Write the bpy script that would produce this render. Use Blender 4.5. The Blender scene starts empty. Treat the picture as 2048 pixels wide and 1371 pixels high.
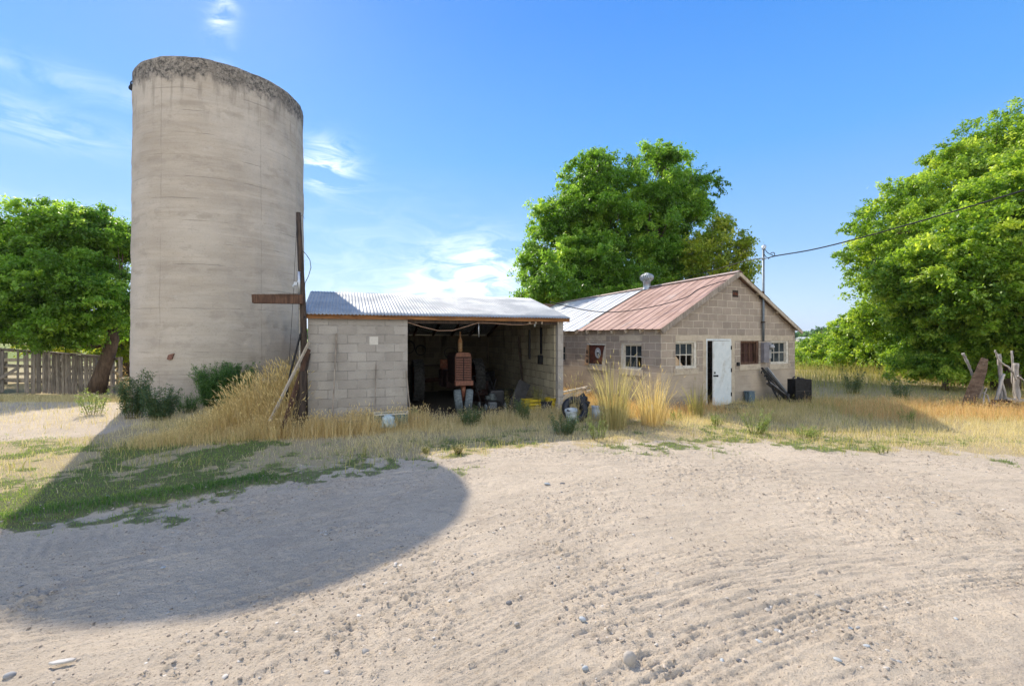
import bpy, math, random
import numpy as np
from mathutils import Vector, Matrix

# ------------------------------------------------------------------ camera, sky, sun, exposure
SC = bpy.context.scene
COL = SC.collection
H = 1.95                 # camera height above the yard
F = 910.2                # focal length in photo pixels (16 mm on 36 mm, 2048 wide)
HZ = 676.0               # row of the horizon in the photo
cam_d = bpy.data.cameras.new("camera"); cam = bpy.data.objects.new("camera", cam_d); COL.objects.link(cam)
cam.location = (0, 0, H); cam.rotation_euler = (math.radians(90), 0, 0)
cam_d.lens = 16.0; cam_d.sensor_width = 36.0; cam_d.sensor_fit = 'HORIZONTAL'
cam_d.shift_y = -9.5/2048; cam_d.clip_start = 0.05; cam_d.clip_end = 20000
SC.camera = cam

SUN_AZ = math.radians(34.5)     # left of the viewing direction, behind the silo
SUN_EL = math.radians(39.9)
sun_d = bpy.data.lights.new("sun", 'SUN'); sun = bpy.data.objects.new("sun", sun_d); COL.objects.link(sun)
sun_d.energy = 3.9; sun_d.angle = math.radians(0.5); sun_d.color = (1.0, 0.91, 0.77)
to_sun = Vector((-math.sin(SUN_AZ)*math.cos(SUN_EL), math.cos(SUN_AZ)*math.cos(SUN_EL), math.sin(SUN_EL)))
sun.rotation_euler = to_sun.to_track_quat('Z', 'Y').to_euler()
sun.location = (-20, 30, 30)

EXPO = 0.86
W = bpy.data.worlds.new("World"); SC.world = W; W.use_nodes = True
def build_world():
    nt = W.node_tree; nt.nodes.clear(); N = nt.nodes.new; L = nt.links.new
    out = N('ShaderNodeOutputWorld'); bg = N('ShaderNodeBackground'); bg.inputs['Strength'].default_value = 0.15
    sky = N('ShaderNodeTexSky'); sky.sky_type = 'NISHITA'; sky.sun_disc = False
    sky.sun_elevation = SUN_EL; sky.sun_rotation = -SUN_AZ
    sky.altitude = 1400; sky.air_density = 1.15; sky.dust_density = 0.9; sky.ozone_density = 2.2
    # clear summer air: an even gradient by height mixed with the physical sky
    tc0 = N('ShaderNodeTexCoord'); sp0 = N('ShaderNodeSeparateXYZ'); L(tc0.outputs['Generated'], sp0.inputs[0])
    cr = N('ShaderNodeValToRGB'); L(sp0.outputs[2], cr.inputs[0]); el_ = cr.color_ramp
    K = 1.0/(0.15*2**EXPO)
    stops = [(0.0, (.62, .79, .95)), (.06, (.52, .74, .98)), (.18, (.27, .56, 1.0)), (.36, (.10, .425, 1.0)), (.58, (.03, .285, .94)), (1.0, (.02, .2, .75))]
    while len(el_.elements) < len(stops): el_.elements.new(.5)
    for e, (p_, c_) in zip(el_.elements, stops): e.position = p_; e.color = (*c_, 1)
    vm = N('ShaderNodeVectorMath'); vm.operation = 'SCALE'; L(cr.outputs[0], vm.inputs[0]); vm.inputs['Scale'].default_value = K
    hs = N('ShaderNodeMix'); hs.data_type = 'RGBA'; hs.inputs['Factor'].default_value = .87
    L(sky.outputs[0], hs.inputs['A']); L(vm.outputs[0], hs.inputs['B'])
    # thin cirrus: streaky noise on the dome in set patches; the bank behind the camera is added fill
    tc = N('ShaderNodeTexCoord')
    sep = N('ShaderNodeSeparateXYZ'); L(tc.outputs['Generated'], sep.inputs[0])
    def m(op, a, b=None, c=None):
        n = N('ShaderNodeMath'); n.operation = op
        for i, v in enumerate((a, b, c)):
            if v is None: continue
            if isinstance(v, (int, float)): n.inputs[i].default_value = v
            else: L(v, n.inputs[i])
        return n.outputs[0]
    az = m('ARCTAN2', sep.outputs[0], sep.outputs[1]); el = m('ARCSINE', sep.outputs[2])
    comb = N('ShaderNodeCombineXYZ'); L(az, comb.inputs[0]); L(m('MULTIPLY', el, 3.2), comb.inputs[1])
    nz = N('ShaderNodeTexNoise'); nz.inputs['Scale'].default_value = 9; nz.inputs['Detail'].default_value = 7
    nz.inputs['Roughness'].default_value = 0.62; nz.inputs['Distortion'].default_value = 0.9
    L(comb.outputs[0], nz.inputs['Vector'])
    tot = None
    #          azimuth, elevation, half width, half height, strength; first bank is unseen, added as fill
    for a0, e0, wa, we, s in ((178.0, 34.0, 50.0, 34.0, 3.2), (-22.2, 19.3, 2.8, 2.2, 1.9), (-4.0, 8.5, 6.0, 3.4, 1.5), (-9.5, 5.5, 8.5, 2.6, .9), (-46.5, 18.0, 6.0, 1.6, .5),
                              (-45.5, 11.0, 8.0, 1.2, .35), (-32.6, 33.5, 1.2, 4.0, 1.4), (-18, 9, 12, 7, .2), (-44, 22.0, 8.0, 1.2, .3)):
        da = m('DIVIDE', m('SUBTRACT', az, math.radians(a0)), math.radians(wa))
        de = m('DIVIDE', m('SUBTRACT', el, math.radians(e0)), math.radians(we))
        r2 = m('ADD', m('MULTIPLY', da, da), m('MULTIPLY', de, de))
        g = m('MULTIPLY', m('POWER', 2.718, m('MULTIPLY', r2, -1.0)), s)
        tot = g if tot is None else m('ADD', tot, g)
    mr = N('ShaderNodeMapRange'); mr.inputs['From Min'].default_value = 0.40; mr.inputs['From Max'].default_value = 0.72
    L(nz.outputs['Fac'], mr.inputs['Value'])
    back = m('MULTIPLY', m('MULTIPLY', m('LESS_THAN', sep.outputs[1], -.25), m('GREATER_THAN', sep.outputs[2], .0)), .42)  # unseen white haze behind the camera, added to brighten the shaded walls
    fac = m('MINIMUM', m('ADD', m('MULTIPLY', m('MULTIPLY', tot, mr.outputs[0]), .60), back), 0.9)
    mix = N('ShaderNodeMix'); mix.data_type = 'RGBA'
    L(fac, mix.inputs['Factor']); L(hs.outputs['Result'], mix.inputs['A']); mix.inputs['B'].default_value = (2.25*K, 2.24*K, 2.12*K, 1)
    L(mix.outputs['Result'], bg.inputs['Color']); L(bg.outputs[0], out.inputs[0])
build_world()
SC.view_settings.view_transform = 'Standard'; SC.view_settings.look = 'None'
SC.view_settings.exposure = EXPO; SC.view_settings.gamma = 1.0; SC.view_settings.use_curve_mapping = False
SC.cycles.use_denoising = True
try: SC.cycles.denoiser = 'OPENIMAGEDENOISE'
except Exception: pass
SC.cycles.max_bounces = 7; SC.cycles.diffuse_bounces = 4; SC.cycles.transmission_bounces = 4; SC.cycles.transparent_max_bounces = 8
SC.cycles.use_adaptive_sampling = True; SC.cycles.adaptive_threshold = 0.015

# ------------------------------------------------------------------ helpers
rng = np.random.default_rng(7)
random.seed(7)
R = math.radians
def P(px, py, Y): return Vector(((px-1024)/F*Y, Y, H+(HZ-py)/F*Y))
def G(px, py, z=0.0):
    Y = (H-z)*F/(py-HZ); return Vector(((px-1024)/F*Y, Y, z))

def tag(o, label=None, cat=None, group=None, kind=None):
    if label: o['label'] = label
    if cat: o['category'] = cat
    if group: o['group'] = group
    if kind: o['kind'] = kind
    return o
def thing(name, label, cat, loc=(0, 0, 0), rotz=0.0, group=None):
    o = bpy.data.objects.new(name, None); COL.objects.link(o); o.empty_display_size = .2
    o.location = loc; o.rotation_euler = (0, 0, rotz)
    return tag(o, label, cat, group)
def link_mesh(name, me, m, parent=None, loc=None):
    o = bpy.data.objects.new(name, me); COL.objects.link(o)
    if m is not None: me.materials.append(m)
    if parent is not None: o.parent = parent
    if loc is not None: o.location = loc
    return o

def mesh_arrays(name, V, faces_list, attrs=None, smooth=False):
    """V (n,3); faces_list = list of int arrays (m,k); attrs = {name: (n,) floats}"""
    me = bpy.data.meshes.new(name)
    V = np.asarray(V, dtype=np.float32)
    me.vertices.add(len(V)); me.vertices.foreach_set('co', V.ravel())
    loops = np.concatenate([f.ravel() for f in faces_list]).astype(np.int32)
    tot = np.concatenate([np.full(len(f), f.shape[1], dtype=np.int32) for f in faces_list])
    start = np.concatenate([[0], np.cumsum(tot)[:-1]]).astype(np.int32)
    me.loops.add(len(loops)); me.loops.foreach_set('vertex_index', loops)
    me.polygons.add(len(tot)); me.polygons.foreach_set('loop_start', start); me.polygons.foreach_set('loop_total', tot)
    if smooth: me.polygons.foreach_set('use_smooth', np.ones(len(tot), dtype=bool))
    for k, a in (attrs or {}).items():
        at = me.attributes.new(k, 'FLOAT', 'POINT'); at.data.foreach_set('value', np.asarray(a, dtype=np.float32))
    me.update(calc_edges=True)
    return me

class MB:
    """collects boxes, tubes, prisms; build() links them as ONE mesh object with metric box-mapped UVs"""
    def __init__(s): s.v = []; s.f = []; s.sm = []
    def add(s, vs, fs, smooth=False):
        n = len(s.v); s.v += [tuple(v) for v in vs]
        for f in fs: s.f.append(tuple(i+n for i in f)); s.sm.append(smooth)
        return s
    def box(s, c, size, rot=None, jit=0.0):
        hx, hy, hz = size[0]/2, size[1]/2, size[2]/2
        vs = [Vector((x*hx, y*hy, z*hz)) for z in (-1, 1) for y in (-1, 1) for x in (-1, 1)]
        if jit: vs = [v+Vector((random.uniform(-jit, jit), random.uniform(-jit, jit), random.uniform(-jit, jit))) for v in vs]
        if rot is not None: vs = [rot @ v for v in vs]
        c = Vector(c); vs = [v+c for v in vs]
        return s.add(vs, [(0, 2, 3, 1), (4, 5, 7, 6), (0, 1, 5, 4), (2, 6, 7, 3), (0, 4, 6, 2), (1, 3, 7, 5)])
    def b2(s, a, b):   # box from min corner to max corner
        a = Vector(a); b = Vector(b); return s.box((a+b)/2, b-a)
    def bar(s, p0, p1, w, d, up=Vector((0, 0, 1)), jit=0.0):   # rectangular bar p0->p1; w across, d along 'up-ish'
        p0 = Vector(p0); p1 = Vector(p1); z = (p1-p0).normalized()
        up = Vector(up)
        if abs(z.dot(up)) > .98: up = Vector((0, 1, 0))
        x = up.cross(z).normalized(); y = z.cross(x)
        rot = Matrix((x, y, z)).transposed()
        return s.box((p0+p1)/2, (w, d, (p1-p0).length), rot, jit)
    def tube(s, pts, rad, n=8, cap=True, smooth=True):
        pts = [Vector(p) for p in pts]
        if not hasattr(rad, '__len__'): rad = [rad]*len(pts)
        rings = []; prevx = None
        for i, p in enumerate(pts):
            t = (pts[min(i+1, len(pts)-1)]-pts[max(i-1, 0)])
            if t.length < 1e-9: t = Vector((0, 0, 1))
            t.normalize()
            if prevx is None:
                a = Vector((0, 0, 1)) if abs(t.z) < .9 else Vector((1, 0, 0)); x = a.cross(t).normalized()
            else:
                x = (prevx-t*prevx.dot(t))
                x = x.normalized() if x.length > 1e-6 else Vector((1, 0, 0)).cross(t).normalized()
            prevx = x; y = t.cross(x)
            rings.append([p+(x*math.cos(2*math.pi*k/n)+y*math.sin(2*math.pi*k/n))*rad[i] for k in range(n)])
        vs = [v for r_ in rings for v in r_]
        fs = [(i*n+k, i*n+(k+1) % n, (i+1)*n+(k+1) % n, (i+1)*n+k) for i in range(len(pts)-1) for k in range(n)]
        s.add(vs, fs, smooth)
        if cap:
            m = len(s.v)-len(vs)
            s.f.append(tuple(m+k for k in reversed(range(n)))); s.sm.append(False)
            s.f.append(tuple(m+(len(pts)-1)*n+k for k in range(n))); s.sm.append(False)
        return s
    def lathe(s, prof, c=(0, 0, 0), n=20, smooth=True, rot=None):   # prof [(r,z)]
        c = Vector(c); vs = []
        for r_, z in prof:
            for k in range(n):
                v = Vector((r_*math.cos(2*math.pi*k/n), r_*math.sin(2*math.pi*k/n), z))
                if rot is not None: v = rot @ v
                vs.append(v+c)
        fs = [(i*n+k, i*n+(k+1) % n, (i+1)*n+(k+1) % n, (i+1)*n+k) for i in range(len(prof)-1) for k in range(n)]
        return s.add(vs, fs, smooth)
    def prism(s, poly, y0, y1, axis='y'):   # polygon in (x,z) extruded along y (or (y,z) along x)
        n = len(poly)
        if axis == 'y': a = [(p[0], y0, p[1]) for p in poly]; b = [(p[0], y1, p[1]) for p in poly]
        elif axis == 'x': a = [(y0, p[0], p[1]) for p in poly]; b = [(y1, p[0], p[1]) for p in poly]
        else: a = [(p[0], p[1], y0) for p in poly]; b = [(p[0], p[1], y1) for p in poly]
        return s.add(a+b, [tuple(range(n)), tuple(range(2*n-1, n-1, -1))]+[(i, i+n, (i+1) % n+n, (i+1) % n) for i in range(n)])
    def build(s, name, m, parent=None, loc=None, bevel=0.0, fix=True):
        me = bpy.data.meshes.new(name); me.from_pydata(s.v, [], s.f)
        me.polygons.foreach_set('use_smooth', s.sm)
        if fix:
            import bmesh
            bm = bmesh.new(); bm.from_mesh(me); bmesh.ops.recalc_face_normals(bm, faces=bm.faces); bm.to_mesh(me); bm.free()
        uv = me.uv_layers.new(name='UVMap')
        for p in me.polygons:
            nx, ny, nz = (abs(c) for c in p.normal)
            for li in p.loop_indices:
                co = me.vertices[me.loops[li].vertex_index].co
                uv.data[li].uv = (co.x, co.z) if (ny >= nx and ny >= nz) else ((co.y, co.z) if nx >= nz else (co.x, co.y))
        me.update()
        o = link_mesh(name, me, m, parent, loc)
        if bevel:
            b = o.modifiers.new('bevel', 'BEVEL'); b.width = bevel; b.segments = 2; b.limit_method = 'ANGLE'
        return o

def wall_mb(mb, x0, x1, z0, z1, y0, y1, openings, axis='x'):
    """wall slab with rectangular holes: x along the wall, y0..y1 thickness; openings (xa,xb,za,zb)"""
    xs = sorted({x0, x1, *[min(max(o[0], x0), x1) for o in openings], *[min(max(o[1], x0), x1) for o in openings]})
    zs = sorted({z0, z1, *[min(max(o[2], z0), z1) for o in openings], *[min(max(o[3], z0), z1) for o in openings]})
    def solid(i, k):
        if i < 0 or k < 0 or i >= len(xs)-1 or k >= len(zs)-1: return False
        cx = (xs[i]+xs[i+1])/2; cz = (zs[k]+zs[k+1])/2
        return not any(o[0] < cx < o[1] and o[2] < cz < o[3] for o in openings)
    T = (lambda x, y, z: (x, y, z)) if axis == 'x' else (lambda x, y, z: (y, x, z))
    for i in range(len(xs)-1):
        for k in range(len(zs)-1):
            if not solid(i, k): continue
            a, b, c, d = xs[i], xs[i+1], zs[k], zs[k+1]
            mb.add([T(a, y0, c), T(b, y0, c), T(b, y0, d), T(a, y0, d)], [(0, 1, 2, 3)])
            mb.add([T(a, y1, c), T(b, y1, c), T(b, y1, d), T(a, y1, d)], [(3, 2, 1, 0)])
            if not solid(i-1, k): mb.add([T(a, y0, c), T(a, y1, c), T(a, y1, d), T(a, y0, d)], [(0, 3, 2, 1)])
            if not solid(i+1, k): mb.add([T(b, y0, c), T(b, y1, c), T(b, y1, d), T(b, y0, d)], [(0, 1, 2, 3)])
            if not solid(i, k-1): mb.add([T(a, y0, c), T(b, y0, c), T(b, y1, c), T(a, y1, c)], [(0, 3, 2, 1)])
            if not solid(i, k+1): mb.add([T(a, y0, d), T(b, y0, d), T(b, y1, d), T(a, y1, d)], [(0, 1, 2, 3)])
    return mb

# value noise in numpy
def _hash(ix, iy, seed):
    h = (ix.astype(np.int64)*374761393 + iy.astype(np.int64)*668265263 + seed*982451653) & 0xffffffff
    h = ((h ^ (h >> 13))*1274126177) & 0xffffffff
    return ((h ^ (h >> 16)) & 0xffff)/65535.0
def vnoise(x, y, seed=0):
    ix = np.floor(x); iy = np.floor(y); fx = x-ix; fy = y-iy
    fx = fx*fx*(3-2*fx); fy = fy*fy*(3-2*fy)
    a = _hash(ix, iy, seed); b = _hash(ix+1, iy, seed); c = _hash(ix, iy+1, seed); d = _hash(ix+1, iy+1, seed)
    return (a*(1-fx)+b*fx)*(1-fy)+(c*(1-fx)+d*fx)*fy
def fbm(x, y, sc, oc=4, seed=0, rough=.5):
    t = 0; a = 1; s = 0
    for i in range(oc):
        t = t+a*vnoise(x*sc+17.3*i, y*sc-9.1*i, seed+i); s += a; a *= rough; sc *= 2.03
    return t/s
def sstep(a, b, x):
    t = np.clip((x-a)/(b-a), 0, 1); return t*t*(3-2*t)

# ------------------------------------------------------------------ materials
class NT:
    def __init__(s, name, rough=.85, spec=.25):
        s.m = bpy.data.materials.new(name); s.m.use_nodes = True; s.t = s.m.node_tree
        s.b = s.t.nodes['Principled BSDF']; s.out = s.t.nodes['Material Output']
        s.b.inputs['Roughness'].default_value = rough; s.b.inputs['Specular IOR Level'].default_value = spec
    def n(s, typ, **kw):
        nd = s.t.nodes.new(typ)
        for k, v in kw.items(): setattr(nd, k, v)
        return nd
    def L(s, a, b): s.t.links.new(a, b)
    def put(s, inp, v):
        if isinstance(v, (int, float)): inp.default_value = v
        elif isinstance(v, (tuple, list)): inp.default_value = tuple(v) if len(v) == 4 or inp.type == 'VECTOR' else (*v, 1)
        else: s.L(v, inp)
    def math(s, op, a, b=None, c=None):
        nd = s.n('ShaderNodeMath', operation=op)
        for i, v in enumerate((a, b, c)):
            if v is not None: s.put(nd.inputs[i], v)
        return nd.outputs[0]
    def mix(s, f, a, b, mode='MIX'):
        nd = s.n('ShaderNodeMix', data_type='RGBA', blend_type=mode)
        s.put(nd.inputs['Factor'], f); s.put(nd.inputs['A'], a); s.put(nd.inputs['B'], b)
        return nd.outputs['Result']
    def coords(s, kind='Object', scale=(1, 1, 1), rot=(0, 0, 0)):
        if kind == 'UV': c = s.n('ShaderNodeTexCoord').outputs['UV']
        elif kind == 'World': c = s.n('ShaderNodeNewGeometry').outputs['Position']
        else: c = s.n('ShaderNodeTexCoord').outputs[kind]
        mp = s.n('ShaderNodeMapping'); s.L(c, mp.inputs[0]); mp.inputs['Scale'].default_value = scale; mp.inputs['Rotation'].default_value = rot
        return mp.outputs[0]
    def noise(s, vec, sc=5, det=5, rough=.55, dist=0):
        nd = s.n('ShaderNodeTexNoise'); s.L(vec, nd.inputs['Vector'])
        nd.inputs['Scale'].default_value = sc; nd.inputs['Detail'].default_value = det; nd.inputs['Roughness'].default_value = rough; nd.inputs['Distortion'].default_value = dist
        return nd.outputs['Fac']
    def rng(s, v, a, b, c=0.0, d=1.0, smooth=True):
        nd = s.n('ShaderNodeMapRange'); s.put(nd.inputs['Value'], v)
        if smooth: nd.interpolation_type = 'SMOOTHSTEP'
        for k, x in zip(('From Min', 'From Max', 'To Min', 'To Max'), (a, b, c, d)): nd.inputs[k].default_value = x
        return nd.outputs[0]
    def attr(s, name):
        nd = s.n('ShaderNodeAttribute', attribute_name=name); return nd.outputs['Fac']
    def ramp(s, f, stops):
        nd = s.n('ShaderNodeValToRGB'); s.L(f, nd.inputs[0]); cr = nd.color_ramp
        while len(cr.elements) < len(stops): cr.elements.new(.5)
        for e, (p, c) in zip(cr.elements, stops): e.position = p; e.color = (*c, 1)
        return nd.outputs[0]
    def bump(s, h, strength=.4, dist=.01, base=None):
        nd = s.n('ShaderNodeBump'); s.put(nd.inputs['Height'], h); nd.inputs['Strength'].default_value = strength; nd.inputs['Distance'].default_value = dist
        if base is not None: s.L(base, nd.inputs['Normal'])
        s.L(nd.outputs[0], s.b.inputs['Normal']); return nd.outputs[0]
    def col(s, c): s.put(s.b.inputs['Base Color'], c); return s

def simple(name, c1, c2=None, sc=6, rough=.8, metal=0, bump=.2, bd=.004, stretch=(1, 1, 1), dirt=None, spec=.3):
    t = NT(name, rough, spec); v = t.coords('Object', stretch)
    n1 = t.noise(v, sc, 6, .6); c2 = c2 or tuple(x*.65 for x in c1)
    c = t.mix(t.rng(n1, .3, .7), c1, c2)
    if dirt:
        n2 = t.noise(v, sc*.35, 5, .7); c = t.mix(t.rng(n2, .5, .7), c, dirt)
    t.col(c); t.b.inputs['Metallic'].default_value = metal
    n3 = t.noise(v, sc*6, 4, .6)
    if bump: t.bump(n3, bump, bd)
    return t.m

def wood(name, c1, c2, rough=.9, axis='z', sc=1.0):
    t = NT(name, rough, .15)
    st = {'z': (14, 14, 1.2), 'x': (1.2, 14, 14), 'y': (14, 1.2, 14)}[axis]
    v = t.coords('Object', tuple(k*sc for k in st))
    n1 = t.noise(v, 2.2, 6, .65, .6); n2 = t.noise(t.coords('Object', (1.3, 1.3, 1.3)), 2, 4)
    rnd = t.n('ShaderNodeNewGeometry').outputs['Random Per Island']
    c = t.mix(t.rng(n1, .32, .68), c1, c2); c = t.mix(t.rng(n2, .45, .75, 0, .5), c, tuple(x*.5 for x in c2))
    hs = t.n('ShaderNodeHueSaturation'); t.L(c, hs.inputs['Color']); t.L(t.rng(rnd, 0, 1, .65, 1.3, False), hs.inputs['Value'])
    t.col(hs.outputs[0]); t.bump(n1, .5, .006)
    return t.m

def block_mat(name, c1, c2, mortar, bw=.406, bh=.203, ms=.011, stain=None, jointdark=0.0, offz=0.0):
    t = NT(name, .92, .12)
    uv = t.coords('UV')
    if offz:
        uv2 = t.n('ShaderNodeVectorMath', operation='ADD'); t.L(uv, uv2.inputs[0]); uv2.inputs[1].default_value = (0, offz, 0); uv = uv2.outputs[0]
    wob = t.n('ShaderNodeTexNoise'); t.L(uv, wob.inputs['Vector']); wob.inputs['Scale'].default_value = 3.5; wob.inputs['Detail'].default_value = 3
    wsub = t.n('ShaderNodeVectorMath', operation='SUBTRACT'); t.L(wob.outputs['Color'], wsub.inputs[0]); wsub.inputs[1].default_value = (.5, .5, .5)
    wsc = t.n('ShaderNodeVectorMath', operation='SCALE'); t.L(wsub.outputs[0], wsc.inputs[0]); wsc.inputs['Scale'].default_value = .032
    wad = t.n('ShaderNodeVectorMath', operation='ADD'); t.L(uv, wad.inputs[0]); t.L(wsc.outputs[0], wad.inputs[1])
    br = t.n('ShaderNodeTexBrick'); t.L(wad.outputs[0], br.inputs['Vector'])
    br.offset = .5; br.inputs['Scale'].default_value = 1; br.inputs['Mortar Size'].default_value = ms; br.inputs['Mortar Smooth'].default_value = .25
    br.inputs['Brick Width'].default_value = bw; br.inputs['Row Height'].default_value = bh; br.inputs['Bias'].default_value = 0
    br.inputs['Color1'].default_value = (*c1, 1); br.inputs['Color2'].default_value = (*c2, 1); br.inputs['Mortar'].default_value = (*mortar, 1)
    n1 = t.noise(uv, 2.2, 6, .65); n2 = t.noise(uv, 34, 5, .75); n3 = t.noise(uv, 9, 5, .65)
    c = t.mix(t.rng(n1, .3, .75, 0, .45), br.outputs['Color'], tuple(x*.62 for x in c2))
    c = t.mix(t.rng(n2, .4, .8, 0, .45), c, tuple(x*.5 for x in c1))
    c = t.mix(t.rng(n3, .6, .8, 0, .35), c, tuple(min(1, x*1.35) for x in mortar))
    if stain: c = t.mix(t.rng(t.noise(t.coords('UV', (1, .25, 1)), 3.0, 5, .6), .52, .72, 0, .75), c, stain)
    if jointdark:
        nj = t.rng(t.noise(uv, 4, 3), .42, .55)
        c = t.mix(t.math('MULTIPLY', t.math('MULTIPLY', br.outputs['Fac'], nj), jointdark), c, (.06, .055, .05))
    t.col(c)
    h = t.math('ADD', t.math('MULTIPLY', br.outputs['Fac'], -1.0), t.math('MULTIPLY', n2, .7))
    t.bump(h, .8, .016)
    return t.m

def leaf_mat(name, dark, mid, light, transl=.45, hl=(.9, 1, .4)):
    t = NT(name, .45, .5)
    r = t.attr('rnd')
    c = t.ramp(r, [(0, dark), (.55, mid), (1, light)])
    dif = t.b; t.col(c)
    tr = t.n('ShaderNodeBsdfTranslucent')
    tc = t.mix(1.0, c, (1.5, 1.45, .7), 'MULTIPLY'); t.L(tc, tr.inputs['Color'])
    mx = t.n('ShaderNodeMixShader'); mx.inputs[0].default_value = transl
    t.L(dif.outputs[0], mx.inputs[1]); t.L(tr.outputs[0], mx.inputs[2]); t.L(mx.outputs[0], t.out.inputs[0])
    return t.m

M = {}
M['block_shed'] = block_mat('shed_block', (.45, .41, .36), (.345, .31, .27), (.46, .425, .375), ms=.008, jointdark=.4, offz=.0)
M['block_in'] = block_mat('shed_block_inside', (.17, .14, .09), (.10, .085, .06), (.18, .15, .105), ms=.009, stain=(.015, .013, .011))  # back and left walls: the bay's shade is put into this darker colour
M['block_in_right'] = block_mat('shed_block_inside_right', (.50, .43, .29), (.35, .30, .205), (.28, .235, .17), ms=.008, stain=(.15, .125, .09), jointdark=.8)  # right wall: same inner blocks with bounced light put into the colour
M['block_house'] = block_mat('house_block', (.43, .355, .285), (.32, .265, .215), (.62, .53, .42), ms=.013, offz=.0)
M['alum'] = simple('galvanised_steel', (.55, .57, .58), (.40, .42, .44), 9, .42, .75, .1)
M['greywood'] = wood('weathered_grey_board', (.38, .325, .265), (.17, .14, .115))
M['brownwood'] = wood('weathered_brown_board', (.15, .085, .055), (.065, .038, .028))
M['darkwood'] = wood('dark_tarred_pole_wood', (.10, .072, .055), (.035, .028, .024))
M['palewood'] = wood('pale_bare_wood', (.55, .47, .37), (.33, .27, .20))
M['fascia'] = wood('orange_brown_fascia_board', (.36, .17, .065), (.16, .075, .035), axis='x')
M['whitepaint'] = simple('chipped_white_paint', (.66, .62, .54), (.50, .46, .38), 14, .7, dirt=(.34, .27, .19))
M['darkmetal'] = simple('dark_oily_metal', (.03, .03, .032), (.015, .014, .014), 12, .5, .5)
M['rust'] = simple('rusty_steel', (.22, .075, .04), (.10, .032, .022), 16, .85, .0, .5, .004, dirt=(.30, .16, .09))
M['rubber'] = simple('black_rubber', (.028, .028, .03), (.05, .048, .045), 10, .85, 0, .3)
M['dustrubber'] = simple('dusty_grey_rubber', (.16, .19, .20), (.075, .09, .10), 18, .95, 0, .5, .006)
M['bark'] = simple('tree_bark', (.17, .12, .085), (.075, .052, .04), 9, .95, 0, .9, .02, stretch=(1, 1, .25))
M['barkpale'] = simple('bare_silvery_wood', (.47, .43, .39), (.25, .22, .19), 9, .9, 0, .5, .01, stretch=(1, 1, .2))
M['wire'] = simple('black_wire', (.03, .03, .032), None, 5, .6)
M['glass'] = None
def glass():
    t = NT('old_window_glass', .25, .10); v = t.coords('Object')
    t.col(t.mix(t.rng(t.noise(v, 3, 4), .35, .7), (.02, .028, .033), (.07, .08, .08)))
    t.b.inputs['Alpha'].default_value = 1
    return t.m
M['glass'] = glass()
M['black'] = simple('dark_interior', (.012, .011, .010), None, 4, .95)
# ------------------------------------------------------------------ ground
def line_px(pts, n=160):
    w = [G(*p) for p in pts]
    t = np.linspace(0, len(w)-1, n); k = np.arange(len(w))
    return np.stack([np.interp(t, k, [a.x for a in w]), np.interp(t, k, [a.y for a in w])], 1)
def smooth_line(L, it=12):
    L = L.copy()
    for _ in range(it): L[1:-1] = (L[:-2]+L[2:]+2*L[1:-1])/4
    return L
BX = np.array([-30, -9, -6.2, -5.0, -3.7, -3.0, -1.8, -.55, 1.5, 4.9, 7.7, 12, 40.])
BY = np.array([2.0, 2.9, 3.7, 4.3, 5.5, 6.2, 6.9, 7.0, 7.9, 8.0, 7.0, 6.0, 4.])
def Bf(x): return np.interp(x, BX, BY)
def masks(x, y):
    """how much of the ground is grass litter (dry), green grass and bare dirt"""
    n1 = fbm(x, y, .9, 4, 3); n2 = fbm(x, y, .35, 3, 9); n3 = fbm(x, y, 3.1, 3, 21)
    n4 = fbm(x, y, 8.0, 2, 25)
    lf_ = sstep(-1.8, -3.2, x); d = y-Bf(x)+(n1-.5)*(2.0+1.6*lf_)+(n3-.5)*(1.3+.7*lf_)+(n4-.5)*.7
    grass = sstep(-.25, 1.0, d)
    # pale track at the far left, in front of the fence
    trk = sstep(-7.2, -9.2, x+(n1-.5)*1.5)*sstep(8.2, 9.4, y+(n2-.5)*2)*sstep(14.9, 14.0, y)
    bare = sstep(.52, .62, n1*.6+n3*.4)*sstep(3.0, 1.2, d)
    grass = grass*(1-.85*trk)*(1-.55*bare)
    green = (.25+.75*sstep(.35, .6, n4*.6+n3*.4))*sstep(-.15, .6, d)*sstep(3.4, 1.6, d+(n2-.5)*2.5)*sstep(.40, .56, n1+.06)
    lawn = (.45+.55*sstep(.30, .5, n4*.5+n3*.5))*sstep(.30, .45, fbm(x, y, 1.25, 3, 405))*sstep(-2.6, -4.2, x+(n1-.5)*2)*sstep(-.2, .4, d)*sstep(6.3+(n2-.5)*3, 4.6+(n2-.5)*3, d)*sstep(.30, .46, n3*.5+n1*.5)
    green = np.maximum(green*.85, lawn)*(1-.75*trk)
    s = (x+5.3)*(.63)+(y-4.95)*(.78)  # lush strip along the edge of the yard
    a = np.array([-5.3, 4.85]); b = np.array([-3.45, 6.15]); ab = b-a; L2 = (ab**2).sum()
    tt = np.clip(((x-a[0])*ab[0]+(y-a[1])*ab[1])/L2, 0, 1); ds = np.hypot(x-a[0]-tt*ab[0], y-a[1]-tt*ab[1])
    lush = sstep(.34, .12, ds+(n3-.5)*.25)
    return grass, np.maximum(green, lush), lush, trk
SHED_A = R(20.1); SO = np.array([-4.44, 9.9]); HA = R(28.0); HO = np.array([3.93, 12.0]); SILO = np.array([-9.55, 15.14])
def near_shed(x, y):
    c, s = math.cos(SHED_A), math.sin(SHED_A); u = (x-SO[0])*c+(y-SO[1])*s; v = -(x-SO[0])*s+(y-SO[1])*c; return u, v
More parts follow.
